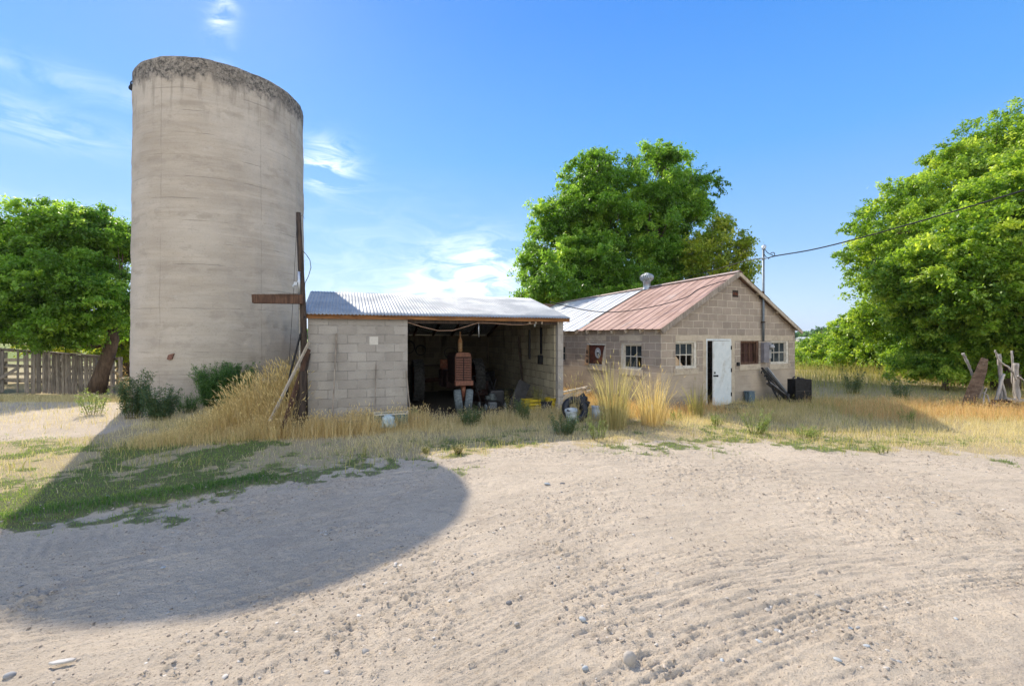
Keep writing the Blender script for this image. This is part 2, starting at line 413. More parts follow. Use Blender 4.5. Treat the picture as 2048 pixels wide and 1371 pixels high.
TRACKS = [smooth_line(line_px(p)) for p in (
    [(1180, 1420), (1420, 1282), (1640, 1208), (1850, 1168), (2150, 1140)],
    [(1240, 1440), (1500, 1300), (1700, 1225), (1900, 1185), (2200, 1160)],
    [(940, 1380), (1180, 1255), (1440, 1168), (1720, 1118), (2120, 1108)],
    [(-60, 1320), (300, 1270), (600, 1180), (860, 1085), (1100, 1010), (1500, 955)],
    [(500, 1390), (760, 1250), (1000, 1130), (1250, 1050), (1700, 1000), (2100, 985)],
    [(100, 1130), (420, 1090), (700, 1020), (900, 962), (1100, 950)],
    [(-40, 1240), (200, 1190), (480, 1120), (760, 1040), (930, 985)])]
def in_shed(x, y):
    u, v = near_shed(x, y); return ((u > .1) & (u < 6.1) & (v > .0) & (v < 6.2))*1.0
def ground_z(x, y, fine=True):
    gr, gn, lu, trk = masks(x, y)
    z = (fbm(x, y, .5, 3, 5)-.5)*.06 + (fbm(x, y, 2.3, 4, 11)-.5)*.020
    z = z*sstep(60, 20, np.abs(x)+y)
    z = z*sstep(16, 12, y)-.55*sstep(13.2, 19, y)*sstep(-9.5, -11.5, x)
    if fine:
        near = sstep(14, 8, y)
        dirt = 1-gr
        # drifts of loose soil pushed into streaks by tyres
        rr = np.hypot(x-5.5, y+8); th = np.arctan2(y+8, x-5.5)*13
        st = fbm(rr*1.0+.25*fbm(x, y, .6, 2, 35), th*.16, 3.0, 4, 31)
        s2 = fbm(rr+.15*fbm(x, y, 1.1, 2, 36), th*.11, 14.0, 3, 33, .65); s2 = 1-np.abs(s2-.5)*4
        pm = sstep(.42, .60, fbm(rr*.8, th*.25, 1.1, 3, 37))
        band = sstep(.60, .66, vnoise(rr*3.3, th*.12, 39)); tr_ = np.sin(th*2*math.pi/.085+2.0*fbm(x, y, 2, 2, 40))
        z = z+near*dirt*(.017*np.clip(s2, 0, 1)*(.08+.92*pm)+.0035*band*np.sign(tr_)*np.clip(np.abs(tr_)*3, 0, 1)*sstep(8, 5.5, y))
        z = z+near*((st-.5)*.030*dirt + (fbm(x, y, 13, 3, 41)-.5)*.012*(.4+.6*dirt) + (fbm(x, y, 30, 3, 47, .75)-.5)*.020*(.3+.7*dirt))
        cl = fbm(x, y, 30, 2, 51); patch = sstep(.5, .62, fbm(x, y, 1.3, 3, 61))
        z = z+near*(sstep(.60, .74, cl)*.014*(.25+patch)*(.3+.7*dirt))
        z = z+gn*.012+lu*.03
    return z
def track_z(x, y):
    z = np.zeros_like(x)
    for j, T in enumerate(TRACKS+[T_+np.array([[.05*k_, .34*k_]]) for T_ in TRACKS[2:5] for k_ in (1, 2)]):
        sel = np.where((y < 9) & (y > 1) & (x > T[:, 0].min()-.3) & (x < T[:, 0].max()+.3))[0]
        if not len(sel): continue
        for ch in np.array_split(sel, max(1, len(sel)//20000)):
            dx = x[ch, None]-T[None, :, 0]; dy = y[ch, None]-T[None, :, 1]; d2 = dx*dx+dy*dy
            k = d2.argmin(1); d = np.sqrt(d2[np.arange(len(ch)), k])
            km = np.clip(k, 1, len(T)-2); tx = T[km+1, 0]-T[km-1, 0]; ty = T[km+1, 1]-T[km-1, 1]; tl = np.hypot(tx, ty)+1e-9
            ddx = x[ch]-T[km, 0]; ddy = y[ch]-T[km, 1]
            side = (tx*ddy-ty*ddx)/tl; along = (tx*ddx+ty*ddy)/tl+km*.03
            w = sstep(.14, .10, np.abs(side))
            fade = .35+.65*sstep(.35, .6, fbm(x[ch], y[ch], .8, 2, 70+j))
            prof = (-.006*w+.008*np.exp(-((np.abs(side)-.15)/.018)**2))*(.45 if j >= 7 else 1)
            ribs = .005*np.cos(side*2*math.pi/.05)*w
            tread = .004*np.sign(np.sin((along+np.abs(side)*.5)*2*math.pi/.055))*w*(np.abs(side) > .05)
            z[ch] += (prof+ribs+tread)*fade
    return z
def ax(segs):
    out = []
    for a, b, st in segs: out.append(np.arange(a, b-1e-6, st))
    out.append([segs[-1][1]]); return np.concatenate(out)
def grow(a, b, s0, k):
    v = [a]; s = s0
    while v[-1] < b: v.append(v[-1]+s); s *= k
    return np.array(v)
gx_r = grow(9.0, 6000, .06, 1.12); gx_l = -grow(8.0, 6000, .06, 1.12)
xs = np.concatenate([gx_l[::-1], ax([(-7.96, -4.5, .04), (-4.5, 5.5, .020), (5.5, 8.96, .036)])[0:], gx_r])
gy = grow(8.0, 9000, .035, 1.055); gyb = -grow(-1.2, 300, .06, 1.2)[::-1]
ys = np.concatenate([gyb, ax([(1.25, 1.9, .03), (1.9, 4.2, .0125), (4.2, 7.97, .021)]), gy])
xs = np.unique(np.round(xs, 4)); ys = np.unique(np.round(ys, 4))
X, Yg = np.meshgrid(xs, ys); x = X.ravel(); y = Yg.ravel()
z = ground_z(x, y)+track_z(x, y)
gr, gn, lu, trk = masks(x, y)
nx_, ny_ = len(xs), len(ys)
i0 = (np.arange(ny_-1)[:, None]*nx_+np.arange(nx_-1)[None, :]).ravel()
faces = np.stack([i0, i0+1, i0+1+nx_, i0+nx_], 1)
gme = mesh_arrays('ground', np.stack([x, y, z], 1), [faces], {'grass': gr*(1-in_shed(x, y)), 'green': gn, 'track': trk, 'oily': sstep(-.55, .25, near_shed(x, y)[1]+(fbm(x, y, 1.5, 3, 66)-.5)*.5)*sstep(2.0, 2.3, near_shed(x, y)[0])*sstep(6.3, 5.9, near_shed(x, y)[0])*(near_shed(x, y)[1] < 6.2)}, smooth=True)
def ground_mat():
    t = NT('ground_soil', .95, .1); w = t.coords('World')
    n1 = t.noise(w, .7, 5, .6); n2 = t.noise(w, 9, 6, .7); n3 = t.noise(w, 70, 5, .7); n4 = t.noise(t.coords('World', (1.2, 2.4, 1), (0, 0, .5)), 2.2, 6, .7)
    dirt = t.mix(t.rng(n1, .3, .7), (.565, .470, .358), (.465, .387, .295))
    dirt = t.mix(t.rng(n4, .45, .7, 0, .6), dirt, (.42, .345, .26))
    dirt = t.mix(t.rng(t.noise(t.coords('World', (1, 1, 1)), 1.9, 6, .75), .52, .68, 0, .5), dirt, (.37, .30, .235))
    dirt = t.mix(t.rng(n2, .42, .75, 0, .5), dirt, (.62, .52, .405))
    dirt = t.mix(t.rng(n3, .53, .68, 0, .7), dirt, (.23, .185, .14))
    dirt = t.mix(t.rng(t.noise(w, 33, 4, .7), .58, .70, 0, .6), dirt, (.27, .22, .165))
    dry = t.mix(t.rng(n3, .35, .65), (.50, .40, .23), (.30, .235, .13)); dry = t.mix(t.rng(n2, .4, .7, 0, .6), dry, (.44, .36, .25))
    grn = t.mix(t.rng(n3, .35, .65), (.10, .14, .03), (.05, .075, .02))
    g = t.attr('grass'); gg = t.attr('green')
    far = t.n('ShaderNodeSeparateXYZ'); t.L(w, far.inputs[0])
    dry = t.mix(t.rng(far.outputs[1], 26, 60), dry, (.16, .20, .05))
    dry = t.mix(t.rng(t.noise(t.coords('World', (.002, .02, 1)), 1, 3), .45, .6), dry, t.mix(t.rng(far.outputs[1], 60, 130), dry, (.34, .32, .13)))
    c = t.mix(t.rng(t.math('ADD', g, t.math('MULTIPLY', t.math('SUBTRACT', n2, .5), .9)), .35, .65), dirt, dry)
    c = t.mix(t.rng(t.math('ADD', gg, t.math('MULTIPLY', t.math('SUBTRACT', n2, .5), .9)), .32, .7, 0, .75), c, grn)
    c = t.mix(t.attr('oily'), c, t.mix(t.rng(n3, .4, .65), (.055, .052, .05), (.12, .105, .09)))  # darker soil colour over the floor of the open bay
    t.col(c)
    h = t.math('ADD', t.math('MULTIPLY', n2, .8), t.math('MULTIPLY', n3, 1.6))
    t.bump(h, .9, .014)
    return t.m
ground = tag(link_mesh('ground', gme, ground_mat()), kind='structure')
ground['label'] = 'pale rutted dirt yard with straw coloured grass towards the buildings'

# loose clods and pebbles
def rocks_mesh(name, pts, sizes, seed, flat=.6):
    r = np.random.default_rng(seed); n = len(pts)
    o = np.array([[1, 0, 0], [-1, 0, 0], [0, 1, 0], [0, -1, 0], [0, 0, 1], [0, 0, -1]], float)
    base = []
    th = np.array([0, 60, 120, 180, 240, 300])*math.pi/180
    V0 = np.concatenate([np.stack([np.cos(th), np.sin(th), -.25*np.ones(6)], 1), np.stack([.72*np.cos(th+.5), .72*np.sin(th+.5), .55*np.ones(6)], 1), [[0, 0, .85]]])
    F4 = np.array([[i, (i+1) % 6, 6+(i+1) % 6, 6+i] for i in range(6)]); F3 = np.array([[6+i, 6+(i+1) % 6, 12] for i in range(6)])
    V = V0[None]*(1+r.uniform(-.28, .28, (n, 13, 1)))
    V = V*np.stack([r.uniform(.7, 1.3, n), r.uniform(.7, 1.3, n), r.uniform(.5, 1.1, n)*flat], 1)[:, None]
    a = r.uniform(0, 6.28, n); c, s = np.cos(a)[:, None], np.sin(a)[:, None]
    V = np.stack([V[..., 0]*c-V[..., 1]*s, V[..., 0]*s+V[..., 1]*c, V[..., 2]], 2)*sizes[:, None, None]+pts[:, None]
    off = (np.arange(n)*13)[:, None, None]
    return mesh_arrays(name, V.reshape(-1, 3), [(F4[None]+off).reshape(-1, 4), (F3[None]+off).reshape(-1, 3)], {'rnd': np.repeat(r.random(n), 13)})
def gz(x, y):
    x = np.atleast_1d(np.asarray(x, float)); y = np.atleast_1d(np.asarray(y, float)); return ground_z(x, y)+track_z(x, y)
def scatter_dirt(n, seed, power=1.0):
    r = np.random.default_rng(seed); out = []
    yy = 1.6+(r.random(n*3)**power)*7.5; xx = r.uniform(-1.25, 1.25, n*3)*yy+r.normal(0, .3, n*3)
    g = masks(xx, yy)[0]; pt = fbm(xx, yy, 1.3, 3, 61)
    k = (r.random(n*3) > g)*(r.random(n*3) < sstep(.36, .62, pt)+.12)
    xx, yy = xx[k > 0][:n], yy[k > 0][:n]
    return np.stack([xx, yy, gz(xx, yy)], 1)
pt = scatter_dirt(20000, 5, .8); r_ = np.random.default_rng(8)
def clod_mat():
    t = NT('dry_clods', .95, .1); t.col(t.ramp(t.attr('rnd'), [(0, (.20, .165, .13)), (.5, (.35, .29, .225)), (1, (.52, .43, .34))])); return t.m
def pebble_mat():
    t = NT('pebbles', .7, .3); t.col(t.ramp(t.attr('rnd'), [(0, (.16, .155, .15)), (.3, (.34, .31, .27)), (.7, (.46, .41, .35)), (1, (.60, .56, .50))])); return t.m
tag(link_mesh('dirt_clods', rocks_mesh('dirt_clods', pt, .003+.010*r_.random(len(pt))**3, 9, .7), clod_mat()), 'small dry clods of soil strewn over the dirt yard', 'soil', kind='stuff')
pt2 = scatter_dirt(1500, 15, .7)
tag(link_mesh('pebbles', rocks_mesh('pebbles', pt2, .006+.014*r_.random(len(pt2))**3, 19, .55), pebble_mat()), 'grey and tan pebbles strewn over the dirt yard', 'gravel', kind='stuff')

# individual stones
def stone(px, py, w, c, label, flat=.5, rot=0., pointy=0.):
    import bmesh
    p = G(px, py); zz = float(gz(p.x, p.y)[0])
    bm = bmesh.new(); bmesh.ops.create_icosphere(bm, subdivisions=3, radius=1)
    sd = random.random()*100
    for v in bm.verts:
        co = v.co.copy(); k = 1+.22*(math.sin(co.x*2.3+sd)+math.sin(co.y*2.9+sd*2)+math.sin(co.z*3.1+sd*.7))/3+.05*math.sin(co.x*9+sd)*math.sin(co.y*8)
        v.co = Vector((co.x*k*(1+pointy*co.x*.3), co.y*k*.68, co.z*k*flat))*w
    for f in bm.faces: f.smooth = True
    me = bpy.data.meshes.new('stone'); bm.to_mesh(me); bm.free()
    o = link_mesh('stone', me, c); o.location = (p.x, p.y, zz+w*flat*.35); o.rotation_euler = (random.uniform(-.1, .1), random.uniform(-.15, .15), rot)
    tag(o, label, 'stone', 'river stones lying in the dirt yard'); return o
S1 = simple('grey_river_stone', (.33, .325, .315), (.23, .225, .22), 14, .75, 0, .3, dirt=(.36, .31, .26))
S2 = simple('tan_river_stone', (.44, .39, .33), (.33, .29, .24), 14, .8, 0, .3)
S3 = simple('dark_river_stone', (.13, .13, .135), (.20, .19, .18), 14, .8, 0, .3)
S4 = simple('bluish_pale_stone', (.42, .44, .44), (.30, .32, .33), 14, .7, 0, .3)
stone(1256, 1329, .048, S2, 'largest pale tan stone in the foreground dirt with a flat face', .8, .5, .8)
stone(1165, 1247, .026, S4, 'smooth grey oval stone beside the faint tyre rut, left of the largest stone', .55, 2.6)
stone(1017, 1210, .026, S3, 'dark grey stone alone in the middle of the foreground dirt', .6, .3)
stone(1557, 1259, .031, S1, 'upper of the two big oval stones between the tyre tracks', .55, 2.4)
stone(1518, 1280, .027, S4, 'lower paler one of the two big oval stones between the tyre tracks', .5, 2.3)
stone(1478, 1321, .017, S3, 'blackish pebble stone near the lower edge, left of its dark twin', .6, .1)
stone(1444, 1322, .018, S4, 'pale pointed stone standing beside the dark pebble stones', .6, 1.2)
stone(1675, 1324, .022, S4, 'pale bluish oval stone in the lower right dirt', .45, 2.5)
stone(1798, 1325, .018, S1, 'grey oval stone right of the pale bluish one at the lower right', .5, 2.7)
stone(1733, 1294, .021, S4, 'flat bluish stone half sunk in a brown damp patch', .35, 0)
stone(1700, 1252, .019, S4, 'left of a touching pair of flat bluish stones', .4, 2.7)
stone(1716, 1257, .018, S1, 'right of a touching pair of flat bluish stones', .45, .2)
stone(1170, 1345, .020, S4, 'rounded pale stone at the foot of the largest tan stone', .7, .2)
stone(1033, 1253, .020, S2, 'tan stone left of the smooth grey oval stone', .5, .4)
stone(1125, 966, .035, S3, 'small dark stone where the dirt meets the grass in the middle', .6, 0)
stone(1094, 967, .04, S4, 'pale flat stone at the far edge of the dirt', .3, 0)
stone(1625, 1262, .017, S2, 'small tan stone between the oval stones and the touching pair', .5, 1)
stone(1912, 1235, .016, S4, 'small pale stone in the right hand dirt above the damp patch', .5, 1)
stone(1938, 1155, .018, S2, 'small tan stone far to the right on the dirt', .6, 1)
stone(1480, 1323, .016, S3, 'blackish stone just right of its dark twin near the lower edge', .6, 2)
stone(326, 1138, .022, S4, 'pale stone in the silo shadow near the front of the yard', .35, .6)
stone(20, 1358, .030, S1, 'grey stone in the bottom left corner of the yard', .5, .6)
stone(1240, 1211, .014, S3, 'small dark stone above the smooth grey oval one', .6, .6)
stone(1346, 1274, .013, S2, 'small tan stone beside the largest stone on its upper right', .6, .6)
b = MB(); p = G(124, 1336); pr = Matrix.Rotation(.45, 3, 'Z')
pl = [(-.062, -.006), (-.036, -.016), (.014, -.019), (.055, -.009), (.066, .004), (.036, .015), (-.022, .013), (-.058, .004)]
b.prism([(q[0], q[1]) for q in pl], 0, .012, axis='z')
o = b.build('wood_chip', simple('bleached_chip', (.56, .53, .48), (.40, .37, .33), 30, .8), None, bevel=.003)
o.location = (p.x, p.y, float(gz(p.x, p.y)[0])+.012); o.rotation_euler = (.05, .06, .35)
tag(o, 'bleached white splinter of wood lying in the bottom left dirt', 'wood chip')

# ------------------------------------------------------------------ grass
def blades(name, P0, hgt, wid, bend, seed, m, label=None, heads=0.0, lean=(0, 0), parent=None, kind='stuff', cat='grass', rndbias=None, hw=.006):
    r = np.random.default_rng(seed); n = len(P0)
    az = r.uniform(0, 2*math.pi, n); bd = bend*np.abs(r.normal(0, 1, n))*hgt
    dx = np.cos(az)*bd+lean[0]*hgt; dy = np.sin(az)*bd+lean[1]*hgt
    wa = r.uniform(0, math.pi, n); wx = np.cos(wa)*wid/2; wy = np.sin(wa)*wid/2
    V = np.zeros((n, 7, 3))
    for j, (t, w) in enumerate(((0, 1), (.45, .8), (.8, .5))):
        for k, s in enumerate((-1, 1)):
            V[:, 2*j+k, 0] = P0[:, 0]+dx*t**1.8+s*wx*w; V[:, 2*j+k, 1] = P0[:, 1]+dy*t**1.8+s*wy*w; V[:, 2*j+k, 2] = P0[:, 2]+hgt*t*(1-.25*(bd/hgt)*t)
    V[:, 6, 0] = P0[:, 0]+dx; V[:, 6, 1] = P0[:, 1]+dy; V[:, 6, 2] = P0[:, 2]+hgt*(1-.35*bd/hgt)
    off = (np.arange(n)*7)[:, None]
    q = np.concatenate([np.array([[0, 1, 3, 2]])+off, np.array([[2, 3, 5, 4]])+off]); t3 = np.array([[4, 5, 6]])+off
    rnd = r.random(n) if rndbias is None else np.clip(rndbias+r.normal(0, .22, n), 0, 1)
    Vs = [V.reshape(-1, 3)]; A = [np.repeat(rnd, 7)]; fq = [q]; ft = [t3]; base = n*7
    if heads > 0:
        k = np.where(r.random(n) < heads)[0]; m_ = len(k); tip = V[k, 6]; hl = np.clip(hgt[k]*.14, .02, .12)*r.uniform(.7, 1.3, m_)
        d = tip-V[k, 4]; d = d/(np.linalg.norm(d, axis=1)[:, None]+1e-9)
        d[:, 2] -= r.uniform(0, .8, m_); d = d/(np.linalg.norm(d, axis=1)[:, None]+1e-9)
        U = np.zeros((m_, 8, 3))
        for c_, (ox, oy) in enumerate(((1, 0), (0, 1))):
            o_ = np.array([ox, oy, 0.])*hw
            U[:, 4*c_+0] = tip; U[:, 4*c_+1] = tip+d*hl[:, None]*.45+o_; U[:, 4*c_+2] = tip+d*hl[:, None]; U[:, 4*c_+3] = tip+d*hl[:, None]*.45-o_
        o8 = (np.arange(m_)*8)[:, None]+base
        fq.append(np.concatenate([np.array([[0, 1, 2, 3]])+o8, np.array([[4, 5, 6, 7]])+o8]))
        Vs.append(U.reshape(-1, 3)); A.append(np.repeat(np.clip(rnd[k]+.15, 0, 1), 8))
    me = mesh_arrays(name, np.concatenate(Vs), [np.concatenate(fq), np.concatenate(ft)], {'rnd': np.concatenate(A)})
    o = link_mesh(name, me, m, parent)
    if parent is None: tag(o, label, cat, kind=kind)
    return o
M['straw'] = leaf_mat('dry_straw', (.36, .26, .12), (.58, .45, .22), (.74, .62, .36), .3)
M['strawdull'] = leaf_mat('dull_dry_grass', (.36, .29, .15), (.58, .48, .27), (.74, .65, .42), .35)
M['rusty'] = leaf_mat('reddish_dry_cheatgrass', (.42, .23, .10), (.64, .42, .20), (.76, .58, .33), .35)
M['green'] = leaf_mat('green_turf', (.06, .14, .025), (.14, .25, .05), (.32, .38, .11), .45)
M['olive'] = leaf_mat('olive_grass', (.17, .18, .05), (.36, .33, .11), (.56, .49, .22), .4)
M['tallgold'] = leaf_mat('tall_golden_grass', (.40, .30, .15), (.62, .49, .27), (.80, .68, .43), .42)

def pts_in(n, x0, x1, y0, y1, dens, seed):
    r = np.random.default_rng(seed); xx = r.uniform(x0, x1, n); yy = r.uniform(y0, y1, n)
    k = r.random(n) < dens(xx, yy); xx = xx[k]; yy = yy[k]
    return np.stack([xx, yy, ground_z(xx, yy)-.005], 1)
SHED_A = R(20.1); SO = np.array([-4.44, 9.9]); HA = R(28.0); HO = np.array([3.93, 12.0]); SILO = np.array([-9.55, 15.14])
def free(x, y, m=0.0):
    """1 where nothing is built on the ground"""
    c, s = math.cos(SHED_A), math.sin(SHED_A); u = (x-SO[0])*c+(y-SO[1])*s; v = -(x-SO[0])*s+(y-SO[1])*c
    a = (u > -.05-m) & (u < 6.25+m) & (v > -.02-m) & (v < 6.5)
    c, s = math.cos(HA), math.sin(HA); u = (x-HO[0])*c+(y-HO[1])*s; v = -(x-HO[0])*s+(y-HO[1])*c
    b_ = (u > -.02) & (u < 6.9) & (v > -.02) & (v < 9.6)
    c_ = np.hypot(x-SILO[0], y-SILO[1]) < 2.52
    return 1.0-(a | b_ | c_)
def near_shed(x, y):
    c, s = math.cos(SHED_A), math.sin(SHED_A); u = (x-SO[0])*c+(y-SO[1])*s; v = -(x-SO[0])*s+(y-SO[1])*c; return u, v
# green turf (short)
g_d = lambda x, y: masks(x, y)[1]*free(x, y)*(.62+.38*masks(x, y)[2])
p = pts_in(520000, -14, 13, 3.8, 13.5, g_d, 1)
lu_ = masks(p[:, 0], p[:, 1])[2]
hh = np.random.default_rng(3).uniform(.015, .045, len(p))*(1+.8*lu_)
blades('green_turf', p, hh*1.25, .005+.003*np.random.default_rng(4).random(len(p)), .7, 5, M['green'], 'short green grass creeping along the edge of the dirt yard', rndbias=np.clip(.8-.55*lu_-.9*(fbm(p[:, 0], p[:, 1], 1.1, 3, 77)-.42), 0, 1))
# short straw litter
s_d = lambda x, y: masks(x, y)[0]*free(x, y)*sstep(.25, 1.4, y-Bf(x)+(fbm(x, y, 1.0, 3, 88)-.5)*2)*(1-.85*masks(x, y)[1])*(1-.75*sstep(-2.2, -3.8, x)*sstep(10.4, 9.2, y))*(.35+.65*sstep(.38, .58, fbm(x, y, 3.4, 3, 222)))
p = pts_in(300000, -16, 15, 5.5, 14.5, s_d, 11)
q = np.random.default_rng(12); tall = sstep(.8, 3.0, p[:, 1]-Bf(p[:, 0]))*(1-.85*sstep(-2.4, -4.0, p[:, 0])*sstep(9.8, 8.8, p[:, 1]))*(.4+.9*fbm(p[:, 0], p[:, 1], .8, 3, 99))
blades('dry_grass', p, q.uniform(.04, .10, len(p))+.17*tall*q.random(len(p)), .0035+.003*q.random(len(p)), .55, 13, M['strawdull'], 'trodden straw coloured grass between the yard and the buildings', heads=.12, rndbias=np.clip(.62+.9*(fbm(p[:, 0], p[:, 1], .7, 3, 123)-.5), 0, 1))
# sparse green weedy blades mixed in it
p = pts_in(26000, -15, 15, 6.5, 14, lambda x, y: masks(x, y)[0]*free(x, y)*sstep(.5, .66, fbm(x, y, 1.2, 3, 55)), 14)
blades('mixed_green_grass', p, q.uniform(.07, .24, len(p)), .006+.004*q.random(len(p)), .4, 15, M['olive'], 'olive green blades scattered through the straw', heads=.1)
# tall golden grass by the silo and the shed's left wall
def tg(x, y):
    u, v = near_shed(x, y); n = fbm(x, y, .9, 3, 131)
    a = sstep(-6.9, -6.0, x+(n-.5))*sstep(-4.35, -4.6, u*0+x+(v*.0))*sstep(8.6, 9.1, y+(n-.5))*sstep(11.7, 11.0, y)
    return a*free(x, y)
p = pts_in(21000, -7.4, -4.2, 8.4, 12.0, tg, 21)
hh = (.30+.80*sstep(-6.9, -5.0, p[:, 0])*sstep(8.7, 9.7, p[:, 1]))*(.25+.9*q.random(len(p))**.6)*(.55+.9*fbm(p[:, 0], p[:, 1], 2.2, 3, 301))
blades('tall_golden_grass', p, hh, .005+.004*q.random(len(p)), .26, 22, M['tallgold'], 'tall golden seeding grass between the silo and the leaning boards', heads=.6, lean=(-.06, -.05), hw=.010)
def fr(x, y):
    u, v = near_shed(x, y); n = fbm(x, y, 1.3, 3, 141)
    return (v < 0)*sstep(-3.3, -2.3, u)*sstep(-1.35, -.75, v+(n-.5)*.6)*sstep(2.75, 2.1, u+(n-.5))*free(x, y)
p = pts_in(52000, -7.8, -1.2, 7.8, 11.2, fr, 23)
blades('wall_foot_grass', p, q.uniform(.10, .46, len(p))*(1-.5*sstep(-4.6, -5.6, p[:, 0]))*(.5+1.0*fbm(p[:, 0], p[:, 1], 2.6, 3, 302)), .005+.003*q.random(len(p)), .34, 24, M['tallgold'], 'knee high golden grass along the foot of the grey shed wall', heads=.4)
def fr2(x, y):
    u, v = near_shed(x, y); n = fbm(x, y, 1.3, 3, 151)
    return ((u > 2.3) & (u < 7.6) & (v < -.15))*sstep(-1.7, -.8, v+(n-.5)*1.2)*free(x, y)*.8
p = pts_in(22000, -2.5, 3.6, 8.6, 12.6, fr2, 25)
blades('shed_mouth_grass', p, q.uniform(.08, .34, len(p)), .005+.003*q.random(len(p)), .3, 26, M['strawdull'], 'dull straw and weeds in front of the open bay of the shed', heads=.3)
# rusty brown cheatgrass round the house and on the right
def rs(x, y):
    n = fbm(x, y, .8, 3, 161); c, s = math.cos(HA), math.sin(HA); u = (x-HO[0])*c+(y-HO[1])*s; v = -(x-HO[0])*s+(y-HO[1])*c
    a = sstep(-1.6, -.9, u+(n-.5))*(u < 0)*sstep(-.9, -.1, v+(n-.5))*(v < 6)
    b_ = sstep(.35, 1.3, -v*.0+y-9.4+(n-.5)*1.5)*sstep(8.4, 9.6, x+(n-.5)*2)*sstep(14.0, 12.5, y)*1.0
    c_ = sstep(-1.5, -.5, v+(n-.5)*1.5)*((v < 0) & (u > -1) & (u < 1.5))
    return np.maximum(np.maximum(a, b_), c_*.8)*free(x, y)
p = pts_in(85000, 1.2, 17, 9.0, 17, rs, 27)
blades('cheatgrass', p, q.uniform(.10, .38, len(p)), .004+.003*q.random(len(p)), .4, 28, M['rusty'], 'reddish gold cheatgrass round the block house and across to the right', heads=.35)
# brown grass to the right of the house, under the trees' shade
def bs(x, y):
    n = fbm(x, y, .5, 3, 171)
    return sstep(5.0, 6.2, x)*sstep(10.0+.12*(x-6), 11.2+.12*(x-6), y+(n-.5)*1.5)*sstep(34, 30, y)*free(x, y)*(.4+.6*sstep(24, 14, y))*(.25+.75*sstep(.36, .60, fbm(x, y, 2.2, 3, 223)))
p = pts_in(120000, 5, 34, 9.8, 34, bs, 29)
far_ = sstep(16, 20, p[:, 1])
blades('meadow_grass', p, (q.uniform(.10, .36, len(p)))*(.55+.9*fbm(p[:, 0], p[:, 1], 1.1, 3, 224))*(1+1.3*far_), .006+.006*far_, .35, 30, M['olive'], 'brown and olive meadow grass between the house and the trees on the right', heads=.3, rndbias=.40+.35*fbm(p[:, 0], p[:, 1], .25, 3, 181))
# bank of pale grass below the fence at the left
def lf(x, y):
    n = fbm(x, y, .7, 3, 191); return sstep(-9.0, -11, x)*sstep(14.3, 14.9, y+(n-.5))*(y < 18)*free(x, y)
p = pts_in(60000, -24, -9, 13.8, 18, lf, 31)
blades('fence_foot_grass', p, q.uniform(.08, .28, len(p)), .006+.003*q.random(len(p)), .4, 32, M['strawdull'], 'matted straw on the bank below the board fence', heads=.2)
